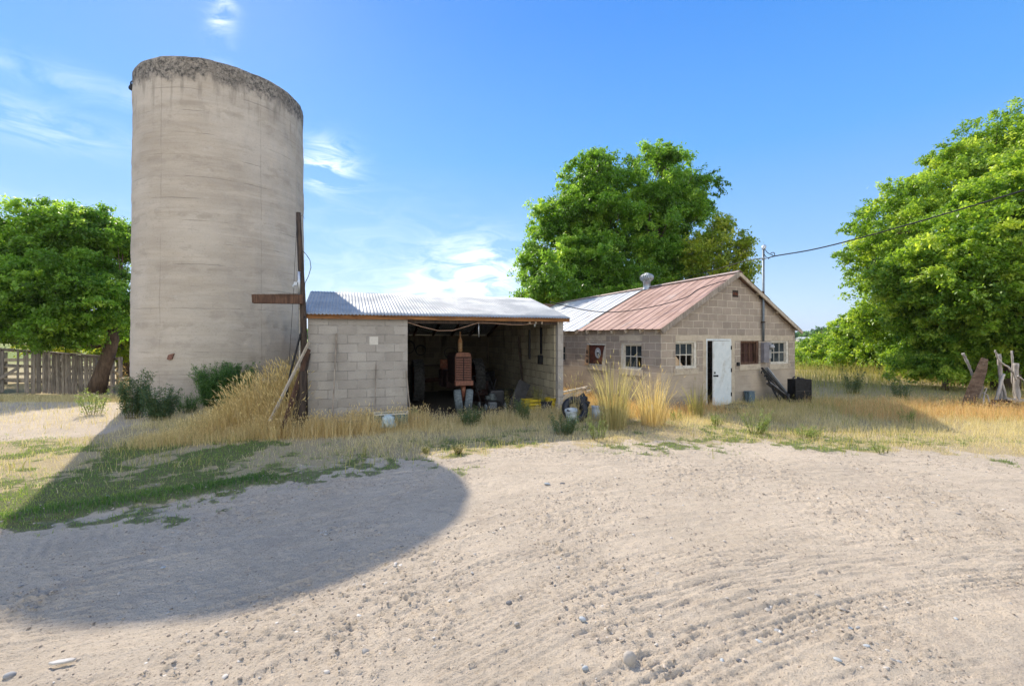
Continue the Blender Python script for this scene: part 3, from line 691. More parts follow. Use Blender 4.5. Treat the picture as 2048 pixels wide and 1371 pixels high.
# ------------------------------------------------------------------ silo
def build_silo():
    c0 = SILO; Ht = 9.9; Rb = 2.43; Rt = 2.36
    nu, nz = 260, 190
    th = np.linspace(0, 2*math.pi, nu, endpoint=False); zz = np.linspace(-.15, 1, nz)
    T, Z = np.meshgrid(th, zz)
    top = Ht+(fbm(np.cos(th)*3+9, np.sin(th)*3+9, 1.6, 4, 5)-.5)*.07
    Zw = np.where(Z < 0, Z, Z*top[None, :])
    Rr = Rb+(Rt-Rb)*np.clip(Z, 0, 1)
    # poured in lifts: each lift sits a few millimetres in or out
    lift = np.floor(Zw/.62)
    Rr = Rr+(_hash(lift, np.zeros_like(lift), 3)-.5)*.012
    cx, sy = np.cos(T)*Rb, np.sin(T)*Rb
    Rr = Rr+(fbm(cx+5*sy, Zw*2.2+sy, .7, 4, 71)-.5)*.055+(fbm(cx*1.5+sy*3, Zw*3, 4.0, 3, 72)-.5)*.015
    Rr = Rr+.012*np.exp(-((Zw-top[None, :])/.25)**2)*(fbm(cx*4, sy*4, 2, 3, 73)-.2)
    Rr = Rr-.05*sstep(.06, 0, top[None, :]-Zw)
    V = np.stack([Rr*np.cos(T), Rr*np.sin(T), Zw], 2)
    # inner face
    ri = Rt-.17; Vi = np.stack([np.stack([ri*np.cos(th), ri*np.sin(th), top-.01], 1), np.stack([ri*np.cos(th), ri*np.sin(th), np.zeros(nu)], 1)])
    V = np.concatenate([V.reshape(-1, 3), Vi.reshape(-1, 3)])
    rows = nz+2; a = (np.arange(rows-1)[:, None]*nu+np.arange(nu)[None, :]).ravel(); b_ = (np.arange(rows-1)[:, None]*nu+(np.arange(nu)[None, :]+1) % nu).ravel()
    fc = np.stack([a, b_, b_+nu, a+nu], 1)
    me = mesh_arrays('wall', V, [fc], {'ang': np.concatenate([np.tile(th, nz), np.tile(th, 2)]), 'hgt': np.concatenate([Zw.ravel(), top, top])}, smooth=True)
    t = NT('silo_concrete', .93, .12)
    ob = t.coords('Object'); hg = t.attr('hgt'); an = t.attr('ang')
    cyl = t.n('ShaderNodeCombineXYZ'); t.L(t.math('MULTIPLY', an, 2.4), cyl.inputs[0]); t.L(hg, cyl.inputs[1])
    def mp(sx, sy_):
        m_ = t.n('ShaderNodeMapping'); t.L(cyl.outputs[0], m_.inputs[0]); m_.inputs['Scale'].default_value = (sx, sy_, 1); return m_.outputs[0]
    n_band = t.noise(mp(.35, 2.4), 1.3, 6, .62, .5); n_f = t.noise(ob, 26, 6, .75); n_m = t.noise(mp(.8, 1.2), 2.2, 6, .7); n_big = t.noise(mp(.5, .5), .7, 3)
    c = t.mix(t.rng(n_band, .30, .62), (.50, .435, .355), (.415, .36, .295))
    c = t.mix(t.rng(n_m, .52, .66, 0, .35), c, (.36, .30, .235))
    c = t.mix(t.rng(t.noise(mp(.25, 7), 2.2, 7, .75), .50, .62, 0, .45), c, (.36, .305, .245))
    c = t.mix(t.rng(t.noise(ob, 60, 4, .8), .60, .72, 0, .6), c, (.22, .19, .16))
    c = t.mix(t.rng(n_big, .4, .65, 0, .4), c, (.60, .54, .46))
    # dark blotches in rows at the form joints
    jz = t.math('ABSOLUTE', t.math('SUBTRACT', t.math('FRACT', t.math('ADD', t.math('MULTIPLY', hg, 1/1.55), t.math('MULTIPLY', t.math('SUBTRACT', n_big, .5), .35))), .5))
    rows_ = t.rng(jz, .0, .13, 1, 0)
    blot = t.math('MULTIPLY', rows_, t.rng(t.noise(mp(1.1, 1.9), 1.7, 6, .7), .47, .58))
    c = t.mix(t.rng(t.noise(mp(1.2, 2.2), 1.1, 7, .75), .55, .63, 0, .4), c, (.33, .285, .24))
    c = t.mix(t.rng(t.noise(mp(1.0, 1.6), 1.6, 6, .7), .40, .30, 0, .35), c, (.60, .55, .48))
    c = t.mix(t.math('MULTIPLY', blot, .45), c, (.30, .255, .205))
    c = t.mix(t.rng(n_f, .52, .72, 0, .5), c, (.25, .215, .18))
    jl = t.math('ABSOLUTE', t.math('SUBTRACT', t.math('FRACT', t.math('ADD', t.math('MULTIPLY', hg, 1/.62), t.math('MULTIPLY', t.math('SUBTRACT', n_m, .5), .12))), .5))
    hair = t.math('MULTIPLY', t.rng(jl, 0, .018, 1, 0), t.rng(t.noise(mp(.5, .8), 1.6, 4), .48, .6))
    c = t.mix(t.math('MULTIPLY', hair, .6), c, (.17, .15, .13))
    # vertical form seams
    for a0, w in ((math.radians(262.5), .009), (math.radians(325), .007)):
        d = t.math('ABSOLUTE', t.math('SUBTRACT', t.math('ADD', an, t.math('MULTIPLY', t.math('SUBTRACT', t.noise(mp(.3, 1.0), 1.1, 4), .5), .03)), a0))
        sm = t.math('MULTIPLY', t.rng(d, w*.3, w, 1, 0), t.rng(t.noise(mp(1, .9), 1.4, 5, .7), .36, .55))
        c = t.mix(t.math('MULTIPLY', sm, .3), c, (.15, .13, .11))
    # lichen at the rim, thinning downwards in runs
    li = t.math('ADD', t.math('SUBTRACT', hg, 9.12), t.math('MULTIPLY', t.math('SUBTRACT', t.noise(mp(1.6, .8), 2.2, 6, .75), .5), 1.1))
    dens = t.rng(li, .05, .35)
    spec = t.rng(t.noise(ob, 9, 6, .85), .40, .60)
    lic = t.math('MULTIPLY', dens, t.math('ADD', t.math('MULTIPLY', spec, .62), .36))
    c = t.mix(t.math('MINIMUM', lic, 1.0), c, t.mix(t.rng(n_f, .45, .6), (.035, .033, .032), (.13, .125, .115)))
    c = t.mix(t.math('MULTIPLY', t.rng(t.noise(mp(2.5, .35), 2, 5), .5, .68), t.rng(hg, 7.6, 9.6, 0, .7)), c, (.20, .175, .145))
    # mineral damp at the foot
    c = t.mix(t.rng(t.math('ADD', hg, t.math('MULTIPLY', n_m, 1.2)), 1.0, 2.0, .45, 0), c, (.27, .25, .225))
    t.col(c)
    h = t.math('ADD', t.math('MULTIPLY', n_f, .6), t.math('SUBTRACT', t.math('MULTIPLY', n_m, 1.2), t.math('MULTIPLY', hair, .9)))
    t.bump(t.math('ADD', h, t.math('MULTIPLY', lic, t.noise(ob, 30, 3))), .6, .02)
    root = thing('silo', 'tall round concrete silo with a dark lichen stained rim', 'silo', (c0[0], c0[1], 0))
    link_mesh('wall', me, t.m, root)
    # reddish scar on the wall, low down
    d = P(342, 713, 1.0)-Vector((0, 0, H)); u = Vector((d.x, d.y)); 
    # intersect the ray with the cylinder
    aa = u.dot(u); bb = -2*u.dot(Vector(c0)); cc = Vector(c0).dot(Vector(c0))-2.445**2
    s = (-bb-math.sqrt(bb*bb-4*aa*cc))/(2*aa); hit = Vector((u.x*s-c0[0], u.y*s-c0[1], H+d.z*s))
    an0 = math.atan2(hit.y, hit.x); mb = MB(); r0 = 2.475
    pts = [(-.10, -.07), (-.03, -.09), (.05, -.06), (.07, .03), (.10, .09), (.02, .08), (-.06, .05)]
    vs = [((r0)*math.cos(an0+q[0]/r0), (r0)*math.sin(an0+q[0]/r0), hit.z+q[1]) for q in pts]+[((r0-.12)*math.cos(an0+q[0]/r0), (r0-.12)*math.sin(an0+q[0]/r0), hit.z+q[1]) for q in pts]
    n = len(pts); mb.add(vs, [tuple(range(n))]+[(i, (i+1) % n, (i+1) % n+n, i+n) for i in range(n)])
    o = mb.build('brick_patch', simple('brick_red_patch', (.25, .12, .085), (.13, .07, .05), 20), root); 
    return root
silo = build_silo()

# pulley hanging from the rim at the left
a = P(266, 172, 13.55)
root = thing('pulley', 'rusty pulley block hanging on a wire from the top left rim of the silo', 'pulley', (a.x-.03, a.y, a.z))
mb = MB(); mb.tube([(.12, .05, .55), (.06, 0, .3), (0, 0, .12)], .008, 5); mb.build('wire', M['wire'], root)
mb = MB(); mb.tube([(0, 0, .14), (.05, 0, .09), (.03, 0, .03), (-.03, 0, .03), (-.04, 0, .10), (0, 0, .14)], .018, 6); mb.build('hook', M['darkmetal'], root)
mb = MB(); mb.lathe([(.0, -.03), (.085, -.03), (.07, 0), (.085, .03), (0, .03)], (0, 0, -.06), 14, rot=Matrix.Rotation(R(90), 3, 'X')); mb.box((0, 0, -.03), (.05, .09, .17)); mb.build('sheave', M['darkmetal'], root)

# ------------------------------------------------------------------ leaning utility pole with its cross beam
pb = P(609, 800, 9.75); pb.z = -.1
rootp = thing('wooden_pole', 'dark leaning wooden pole with a square cross beam at the shed corner', 'pole', (pb.x, pb.y, 0))
def rel(v): return Vector(v)-Vector((pb.x, pb.y, 0))
mb = MB(); P1 = [rel((P(609, 800, 9.75).x, 9.75, -.1)), rel(P(607, 640, 9.75)), rel(P(603, 560, 9.75)), rel(P(599, 480, 9.75)), rel(P(596.5, 425, 9.75))]
mb.tube(P1, [.075, .066, .062, .055, .048], 12); mb.build('post', M['darkwood'], rootp)
mb = MB(); mb.bar(rel(P(506, 597.5, 9.62)), rel(P(607, 598.5, 9.68)), .10, .185, jit=.006); mb.build('cross_beam', M['brownwood'], rootp)
mb = MB(); mb.bar(rel(P(509, 588.7, 9.66)), rel(P(598, 587.2, 9.74)), .09, .02, jit=.004); mb.build('cap_board', M['greywood'], rootp)
mb = MB(); mb.tube([rel(P(598, 543, 9.68)), rel(P(598.5, 590, 9.68))], .028, 8); mb.build('pipe_stub', M['alum'], rootp)
mb = MB(); mb.box(rel(P(592, 567, 9.66)), (.07, .05, .07)); mb.tube([rel(P(590, 566, 9.66)), rel(P(586, 572, 9.66)), rel(P(588, 578, 9.66))], .014, 6); mb.tube([rel(P(594, 562, 9.66)), rel(P(597, 565, 9.68))], .02, 6); mb.build('insulator', M['alum'], rootp)
mb = MB()
mb.tube([rel(P(604, 500, 9.75)), rel(P(612, 508, 9.8)), rel(P(620, 520, 9.85)), rel(P(622, 535, 9.9)), rel(P(617, 552, 9.95)), rel(P(610, 566, 9.9)), rel(P(609, 585, 9.8))], .0075, 5)
mb.build('loose_wire', M['wire'], rootp); mb = MB(); mb.tube([rel(P(600, 433, 9.75)), rel(P(606, 430, 9.7)), rel(P(609, 438, 9.7))], .004, 4)
mb.build('loose_wire', M['wire'], rootp)
mb = MB(); mb.tube([rel(P(594, 440, 9.7)), rel(P(590, 520, 9.68)), rel(P(586, 600, 9.66)), rel(P(578, 730, 9.6))], .0045, 4); mb.build('guy_wire', M['wire'], rootp); mb = MB()
mb.tube([rel(P(595, 450, 9.7)), rel(P(597, 540, 9.68)), rel(P(598, 640, 9.64)), rel(P(598.5, 700, 9.6))], .0045, 4); mb.build('guy_wire', M['wire'], rootp)
mb = MB(); mb.tube([P(609, 632, 9.72), P(602, 665, 9.7), P(580, 748, 9.5), P(572, 800, 9.35)], .022, 8)
tag(mb.build('metal_pipe', M['darkmetal']), 'thin dark pipe leaning from the shed eave down into the tall grass', 'pipe')
mb = MB(); mb.bar(P(600.5, 608, 10.6), Vector((P(600.5, 700, 10.6).x, 10.6, 0)), .055, .03)
tag(mb.build('white_batten', M['whitepaint']), 'narrow white painted batten standing behind the leaning pole', 'board')
mb = MB(); mb.bar(P(618, 685, 9.72), P(540, 842, 9.05), .06, .03, (1, -.3, 0), jit=.004); lb = mb.build('leaning_board', M['palewood'])
tag(lb, 'longest pale board leaning from the shed corner into the golden grass', 'board')
mb = MB(); mb.bar(P(617, 698, 9.78), P(566, 856, 9.05), .10, .03, (1, -.3, 0), jit=.004)
tag(mb.build('leaning_board', M['brownwood']), 'brown broken board leaning just behind the longest pale one', 'board')
mb = MB(); mb.bar(P(616, 706, 9.80), P(586, 858, 9.35), .12, .04, (1, -.5, 0), jit=.004)
tag(mb.build('leaning_board', M['darkwood']), 'near black plank leaning lowest against the shed corner', 'board')
mb = MB(); mb.bar(P(606, 742, 9.55), P(602, 860, 9.45), .14, .04, (1, -.5, 0), jit=.006)
tag(mb.build('leaning_board', M['darkwood']), 'short dark upright plank at the foot of the leaning pole', 'board')

# black crumpled plastic sheeting at the shed corner
def blob(name, c, size, m, seed, sub=4, amp=.25, fr=3.0, label=None, cat=None, parent=None, flat0=True, rot=0):
    import bmesh
    from mathutils import noise
    bm = bmesh.new(); bmesh.ops.create_icosphere(bm, subdivisions=sub, radius=1)
    for v in bm.verts:
        co = v.co.copy(); k = 1+amp*(noise.noise(co*fr+Vector((seed, 0, 0)))+.5*abs(noise.noise(co*fr*2.3+Vector((0, seed, 0)))))
        v.co = Vector((co.x*k*size[0], co.y*k*size[1], co.z*k*size[2]))
        if flat0 and v.co.z < -size[2]*.5: v.co.z = -size[2]*.5
    for f in bm.faces: f.smooth = sub > 3
    me = bpy.data.meshes.new(name); bm.to_mesh(me); bm.free()
    o = link_mesh(name, me, m, parent); o.location = c; o.rotation_euler = (0, 0, rot)
    if parent is None: tag(o, label, cat)
    return o
blackplastic = simple('black_plastic', (.018, .019, .022), (.03, .03, .034), 8, .35, 0, .4, .01)
p = G(626, 838); blob('plastic_sheet', (p.x, p.y+.25, .27), (.24, .2, .38), blackplastic, 3.1, 5, .55, 2.2, 'crumpled black plastic slumped at the left corner of the grey shed wall', 'sheeting')

# ------------------------------------------------------------------ equipment shed
shed = thing('equipment_shed', 'low grey concrete block shed with a corrugated roof and one open bay', 'shed', (SO[0], SO[1], 0), SHED_A)
SL, SW, ST = 6.17, 6.2, .2          # length, depth, wall thickness
mb = MB(); wall_mb(mb, .0, 2.13, -.3, 2.42, 0, ST, []); mb.build('front_wall', M['block_shed'], shed)
def zr(y): return 2.47+(3.22-2.47)*(y+.12)/2.77 if y <= 2.65 else 3.22-(y-2.65)*(3.22-2.06)/3.55
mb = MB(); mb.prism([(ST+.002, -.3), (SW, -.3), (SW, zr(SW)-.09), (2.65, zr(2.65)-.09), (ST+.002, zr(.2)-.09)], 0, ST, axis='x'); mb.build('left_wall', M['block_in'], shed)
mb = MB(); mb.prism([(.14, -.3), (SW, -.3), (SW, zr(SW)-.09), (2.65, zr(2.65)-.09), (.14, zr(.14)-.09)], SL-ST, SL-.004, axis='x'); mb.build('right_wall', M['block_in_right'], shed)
mb = MB(); mb.b2((SL-.155, 0, -.3), (SL, .138, 2.42)); mb.build('end_pier', M['block_shed'], shed)
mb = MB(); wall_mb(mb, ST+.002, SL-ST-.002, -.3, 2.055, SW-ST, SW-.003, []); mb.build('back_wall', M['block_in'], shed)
mb = MB(); mb.b2((1.28, -.003, 1.80), (1.47, .05, 1.985)); mb.build('pale_block_patch', simple('pale_patch_block', (.60, .56, .49), (.52, .48, .42), 20), shed, bevel=.004)
mb = MB(); mb.bar((-.12, -.075, 2.43), (2.95, -.075, 2.43), .035, .10, (0, 0, 1), .003); mb.bar((2.955, -.077, 2.43), (SL+.14, -.077, 2.43), .035, .10, (0, 0, 1), .003)
mb.build('fascia', M['fascia'], shed)
mb = MB(); mb.b2((2.14, .03, 2.30), (SL-.16, .13, 2.415)); mb.build('header_beam', M['darkwood'], shed)
for i, xx in enumerate(np.linspace(.3, SL-.25, 9)):
    mb = MB(); mb.bar((xx, -.05, zr(-.05)-.075), (xx, 2.62, zr(2.62)-.075), .04, .09, (0, 0, 1)); mb.bar((xx, 2.68, zr(2.68)-.075), (xx, SW+.05, zr(SW+.05)-.075), .04, .09, (0, 0, 1)); mb.build('rafter', M['brownwood'], shed)
for xx in (5.2, 5.37, 5.54, 6.0):
    mb = MB(); mb.box((xx, -.02, 2.35), (.03, .05, .06)); mb.build('nailer', M['palewood'], shed)
def corrugated(name, x0, x1, y0, y1, zf, m, parent, pitch=.076, amp=.0095, wobble=.004, ny=8, thick=.004, seed=0, spans=None):
    nx = int((x1-x0)/pitch*8); xs_ = np.linspace(x0, x1, nx); ys_ = np.linspace(y0, y1, ny)
    XX, YY = np.meshgrid(xs_, ys_)
    ZZ = np.vectorize(zf)(YY)+amp*np.cos(XX*2*math.pi/pitch)+(fbm(XX, YY, .9, 3, 200+seed)-.5)*wobble*4
    Yj = YY+np.where(YY <= y0+1e-6, (np.floor(XX/.66) % 2)*.02-.012*vnoise(XX*2, YY, 4), 0)
    V = np.stack([XX, Yj, ZZ], 2).reshape(-1, 3); V2 = V-np.array([0, 0, thick]); n = len(V)
    i0 = (np.arange(ny-1)[:, None]*nx+np.arange(nx-1)[None]).ravel(); Fq = np.stack([i0, i0+1, i0+1+nx, i0+nx], 1)
    e = np.arange(nx-1); ed = np.concatenate([np.stack([e, e+n, e+1+n, e+1], 1), np.stack([(ny-1)*nx+e, (ny-1)*nx+e+1, (ny-1)*nx+e+1+n, (ny-1)*nx+e+n], 1)])
    me = mesh_arrays(name, np.concatenate([V, V2]), [Fq, Fq[:, ::-1]+n, ed], smooth=True)
    return link_mesh(name, me, m, parent)
def roofmetal(name, c1, c2, rough, metal, rustc=None, rsc=1.2, sheet=.66):
    t = NT(name, rough, .5); o = t.coords('Object')
    n1 = t.noise(o, 1.6, 5, .6); n2 = t.noise(t.coords('Object', (1, .2, 1)), 9, 5, .7)
    c = t.mix(t.rng(n1, .35, .65), c1, c2); c = t.mix(t.rng(n2, .5, .75, 0, .45), c, tuple(k*.6 for k in c2))
    if rustc: c = t.mix(t.rng(t.noise(t.coords('Object', (1, .35, 1)), rsc*3, 6, .7), .56, .72, 0, .7), c, rustc)
    t.col(c); t.b.inputs['Metallic'].default_value = metal; t.L(t.rng(n1, .3, .7, rough-.07, rough+.1), t.b.inputs['Roughness']); return t.m
M['roof_shed'] = roofmetal('galvanised_roof', (.30, .325, .35), (.23, .255, .28), .7, .1)
corrugated('roof_sheet', -.12, SL+.14, -.16, 2.66, lambda y: zr(y)+.012, M['roof_shed'], shed, seed=1)
corrugated('roof_sheet', -.12, SL+.14, 2.64, SW+.12, lambda y: zr(y)+.006, M['roof_shed'], shed, seed=2)
mb = MB(); mb.bar((-.12, 2.57, 3.225), (SL+.14, 2.57, 3.225), .16, .006, (0, .27, -1)); 
# sagging cable across the bay
mb = MB(); mb.tube([(2.13, -.02, 2.32), (2.45, -.02, 2.22), (2.85, -.02, 2.13), (3.2, -.02, 2.135), (3.55, -.02, 2.24), (3.85, -.02, 2.335), (4.2, -.02, 2.325), (4.7, -.02, 2.29), (5.0, -.02, 2.29), (5.35, -.02, 2.335)], .008, 6)
o = mb.build('cable', simple('dusty_orange_cable', (.42, .26, .17), None, 5)); o.location = shed.location; o.rotation_euler = shed.rotation_euler
tag(o, 'sagging orange brown cable strung under the fascia of the shed bay', 'cable')
mb = MB(); mb.tube([(3.86, .02, 2.34), (3.86, .02, 2.16), (3.86, .0, 1.98)], .011, 6); mb.build('hanging_chain', M['alum'], shed); mb = MB(); mb.tube([(5.36, .02, 2.34), (5.36, .02, 2.24)], .02, 6); mb.build('hook', M['alum'], shed)
mb = MB(); mb.bar((5.7, 1.2, 2.2), (5.7, 1.2, 1.35), .05, .06); mb.bar((5.93, .9, 2.25), (5.93, .9, 1.5), .03, .07); mb.box((5.9, .9, 1.35), (.1, .14, .26)); mb.tube([(5.9, .9, 1.5), (5.9, .9, 2.3)], .012, 6)
mb.build('electrical_conduit', M['darkmetal'], shed)
# sticks against the wall (world coordinates through the shed's frame)
SM = Matrix.Translation((SO[0], SO[1], 0)) @ Matrix.Rotation(SHED_A, 4, 'Z')
def S(x, y, z): return SM @ Vector((x, y, z))
mb = MB(); mb.bar(S(.58, -.02, 2.06), S(.49, -.22, .0), .05, .025, (1, .3, 0), .004); tag(mb.build('wooden_lath', M['greywood']), 'tall grey lath leaning on the left part of the grey block wall', 'board')
mb = MB(); mb.bar(S(1.42, -.02, 1.35), S(1.38, -.16, 0), .022, .02, (1, .3, 0), .002); tag(mb.build('wooden_lath', M['greywood']), 'short thin stake leaning on the grey block wall under the pale patch', 'stake')
mb = MB(); mb.bar(S(2.10, -.03, 1.2), S(2.19, -.12, .0), .06, .022, (1, .3, 0), .003); tag(mb.build('wooden_lath', M['greywood']), 'grey board propped at the edge of the open bay', 'board')

# ------------------------------------------------------------------ tractor
TR = thing('tractor', 'old rust red row crop tractor with a slatted grille parked in the shed bay', 'tractor', (0, 0, 0))
tf = S(3.93, .80, 0); TR.location = (tf.x-.26, tf.y, 0); TR.rotation_euler = (0, 0, SHED_A+R(-2))
red = simple('faded_rust_red_paint', (.24, .105, .068), (.135, .065, .046), 14, .85, 0, .5, .004, dirt=(.27, .14, .09), stretch=(1, 1, .4))
darkred = simple('sooty_dark_red', (.05, .022, .017), (.02, .011, .010), 10, .85, 0, .4)  # hood, engine, axle and one drum: much darker red than the shell
# local: front towards -y, origin under the front wheels
mb = MB()
gw = .215
prof = [(-gw, .82), (gw, .82), (gw*1.0, 1.45), (gw*.93, 1.53), (gw*.75, 1.565), (0, 1.58), (-gw*.75, 1.565), (-gw*.93, 1.53), (-gw, 1.45)]
mb.prism(prof, -.02, .08); mb.build('radiator_shell', red, TR, bevel=.012)
for i in range(13):
    zz_ = .87+i*.045
    mb = MB() if i == 0 else mb
    for sgn in (-1, 1):
        mb.box((sgn*.103, -.034, zz_), (.18, .016, .019), Matrix.Rotation(R(-20), 3, 'X'))
mb.build('grille', simple('rusty_grille_slats', (.28, .12, .08), (.15, .07, .05), 20, .85, 0, .4, .003), TR)
mb = MB(); mb.box((0, -.047, 1.12), (.022, .02, .56)); mb.box((0, -.0225, 1.15), (.40, .004, .62)); mb.build('grille_spine', simple('black_radiator_core', (.018, .012, .011), (.03, .018, .015), 20), TR)  # black plate behind the slats: shade of the gaps put into its colour
mb = MB(); mb.box((0, -.05, .775), (.47, .20, .12)); mb.box((-.16, -.153, .775), (.06, .01, .09)); mb.build('front_bolster', red, TR, bevel=.01)
mb = MB(); mb.prism([(-.17, .95), (.17, .95), (.19, 1.44), (.13, 1.54), (-.13, 1.54), (-.19, 1.44)], .085, 1.35); mb.build('hood', darkred, TR, bevel=.02)
mb = MB(); mb.box((0, .75, .82), (.34, 1.3, .26)); mb.box((0, 1.75, .75), (.42, .8, .5)); mb.box((0, 2.3, .72), (.5, .5, .5)); mb.build('engine_block', darkred, TR, bevel=.03)
mb = MB(); mb.tube([(0, .0, .72), (0, -.02, .45), (0, -.02, .36)], [.07, .05, .045], 12); mb.tube([(-.19, -.02, .33), (.19, -.02, .33)], .025, 8); mb.build('front_pedestal', M['rust'], TR)
for sg in (-1, 1):
    wt = thing('front_wheel', None, None); wt.parent = TR; wt.location = (sg*.135, -.02, .315); wt.rotation_euler = (0, R(90)+sg*R(7), R(-11)); wt.scale = (.95, .95, 1.35)
    del_ = [k for k in ('label', 'category') if k in wt.keys()]
    mb = MB(); n = 30
    prof = [(.19, -.055), (.25, -.072), (.295, -.068), (.313, -.045), (.316, -.028), (.308, -.022), (.318, -.012), (.318, .012), (.308, .022), (.316, .028), (.313, .045), (.295, .068), (.25, .072), (.19, .055)]
    mb.lathe(prof, n=n); mb.build('tyre', M['dustrubber'], wt)
    mb = MB(); mb.lathe([(0.0, -.02), (.06, -.03), (.08, -.01), (.17, -.015), (.192, -.055), (.192, .055), (.17, .02), (.08, .02), (.05, .05), (0, .05)], n=24); mb.build('rim', M['rust'], wt)
for sg in (-1, 1):
    wt = thing('rear_wheel', None, None); wt.parent = TR; wt.location = (sg*.93, 2.35, .66); wt.rotation_euler = (0, R(90), 0)
    mb = MB(); mb.lathe([(.42, -.12), (.54, -.155), (.60, -.14), (.62, 0), (.60, .14), (.54, .155), (.42, .12)], n=40)
    for k in range(22):
        a = 2*math.pi*k/22
        for s2 in (-1, 1):
            a2 = a+(math.pi/22 if s2 > 0 else 0)
            rm = Matrix.Rotation(a2, 3, 'Z')
            p0 = rm @ Vector((.635, .0, .0)); p1 = rm @ (Vector((.61*math.cos(.16), .61*math.sin(.16), s2*.155)))
            mb.bar(p0, p1, .04, .045, rm @ Vector((1, 0, 0)))
    mb.build('tyre', simple('old_lugged_tyre', (.075, .075, .072), (.04, .04, .04), 12, .95, 0, .3), wt)
    mb = MB(); mb.lathe([(0, -.06), (.1, -.06), (.12, 0), (.36, .02), (.42, -.12), (.43, .12), (.40, .06), (.14, .03), (0, .05)], n=30); mb.build('rim', M['rust'], wt)
mb = MB(); mb.tube([(-.93, 2.35, .66), (.93, 2.35, .66)], .07, 12); mb.build('rear_axle', darkred, TR)
mb = MB(); mb.lathe([(.0, 1.60), (.05, 1.60), (.062, 1.63), (.062, 1.88), (.05, 1.95), (.026, 1.99), (.024, 2.16), (.0, 2.16)], (0, .42, -.03), 16)
mb.build('exhaust_stack', simple('rusty_tan_muffler', (.40, .26, .13), (.25, .13, .06), 18, .8, dirt=(.33, .14, .06)), TR)
mb = MB(); mb.tube([(-.0, 1.5, 1.3), (0, 1.75, 1.5)], .018, 8)
rr = .2; pts = [(rr*math.cos(a), 1.75+.1*math.sin(a)+0, 1.5+rr*math.sin(a)*.85) for a in np.linspace(0, 2*math.pi, 20)]; mb.tube(pts, .012, 6, cap=False)
mb.bar((-rr, 1.75, 1.5), (rr, 1.75, 1.5), .02, .01); mb.build('steering_wheel', M['darkmetal'], TR)
mb = MB(); mb.prism([(-.22, .98), (.22, .98), (.24, 1.02), (-.24, 1.02)], 2.1, 2.5); mb.box((0, 2.5, 1.15), (.42, .04, .26)); mb.build('seat', M['rust'], TR, bevel=.01)
for o in list(TR.children_recursive):
    if o.type == 'EMPTY':
        for k in list(o.keys()):
            del o[k]

# ------------------------------------------------------------------ things standing in the bay
def at_floor(px, py): return G(px, py)
# push mower
p = G(984, 818); mw = thing('lawn_mower', 'black push mower with a looped handle right of the tractor', 'mower', (p.x, p.y, 0), SHED_A+.1)
mb = MB(); mb.lathe([(0, .24), (.16, .24), (.24, .20), (.27, .12), (.265, .10)], n=20); mb.build('deck', M['darkmetal'], mw)
mb = MB(); mb.lathe([(0, .44), (.09, .43), (.10, .34), (.13, .33), (.13, .25), (0, .25)], (0, 0, 0), 16); mb.box((-.13, 0, .33), (.12, .12, .09)); mb.build('engine', simple('dirty_grey_engine', (.10, .12, .12), (.04, .045, .045), 20, .6, .3), mw, bevel=.006)
for sx, sy in ((-1, -1), (1, -1), (-1, 1), (1, 1)):
    mb = MB(); mb.lathe([(0, -.02), (.085, -.025), (.095, 0), (.085, .025), (0, .02)], (sx*.29, sy*.24, .095), 16, rot=Matrix.Rotation(R(90), 3, 'Y')); mb.build('wheel', M['dustrubber'], mw)
mb = MB(); mb.tube([(-.25, .2, .2), (-.26, .75, .78), (-.25, .85, .86), (.25, .85, .86), (.26, .75, .78), (.25, .2, .2)], .016, 8); mb.tube([(-.26, .78, .78), (.26, .78, .78)], .010, 6); mb.build('handle', M['darkmetal'], mw)
mb = MB(); mb.b2((-.22, -.36, .06), (.0, -.22, .24)); mb.build('discharge_chute', simple('grey_mower_chute', (.13, .14, .15), (.08, .09, .10), 10), mw, bevel=.02)
# leaning black panel + seat frame
mb = MB(); q0 = S(5.05, .75, .05); q1 = S(5.45, .95, .72); mb.bar(q0, q1, .34, .05, (0, 1, .3), .01)
tag(mb.build('scuffed_sheet', M['darkmetal']), 'scuffed black panel leaning at an angle between mower and yellow crate', 'panel')
mb = MB(); mb.b2((-.2, -.16, 0), (.2, .16, .5)); o = mb.build('black_tub', blackplastic, None, bevel=.03); o.location = S(4.72, 1.3, 0); o.rotation_euler = (0, 0, SHED_A); tag(o, 'black upright tub in the dark behind the push mower', 'tub')
# yellow crate and bucket
yel = simple('yellow_plastic', (.48, .36, .02), (.36, .26, .02), 14, .5, 0, .15, dirt=(.30, .22, .06))
def bucket(name, loc, r0, r1, h, m, label, group=None, tilt=(0, 0, 0), inner=None):
    rt = thing(name, label, 'bucket', loc, 0, group); rt.rotation_euler = tilt
    mb = MB(); mb.lathe([(0, .0), (r0, .0), (r1, h), (r1-.006, h), (r0-.006, .01), (0, .012)], n=28); mb.build('body', m, rt)
    mb = MB(); mb.lathe([(r1*.985, h*.86), (r1+.012, h*.865), (r1+.012, h*.93), (r1*.99, h*.935)], n=28); mb.lathe([(r1-.004, h-.012), (r1+.012, h-.01), (r1+.012, h+.005), (r1-.004, h+.004)], n=28); mb.build('rim', m, rt)
    mb = MB(); mb.tube([(r1*math.cos(a), r1*.2+ r1*.35*math.sin(a)+.01, h*.9-.0-.10*math.sin(a)) for a in np.linspace(0, math.pi, 12)], .003, 5); mb.build('handle', M['alum'], rt)
    if inner: mb = MB(); mb.lathe([(0, h*.55), (r1*.93, h*.6)], n=24); mb.build('contents', inner, rt)
    return rt
pq = G(1101, 822); bucket('bucket', (pq.x, pq.y, 0), .115, .15, .36, yel, 'yellow plastic bucket in front of the shed end pier', inner=M['rubber'])
p = S(5.35, .25, 0); o = thing('crate', 'low yellow plastic crate behind weeds in the shed bay', 'crate', p, SHED_A)
mb = MB()
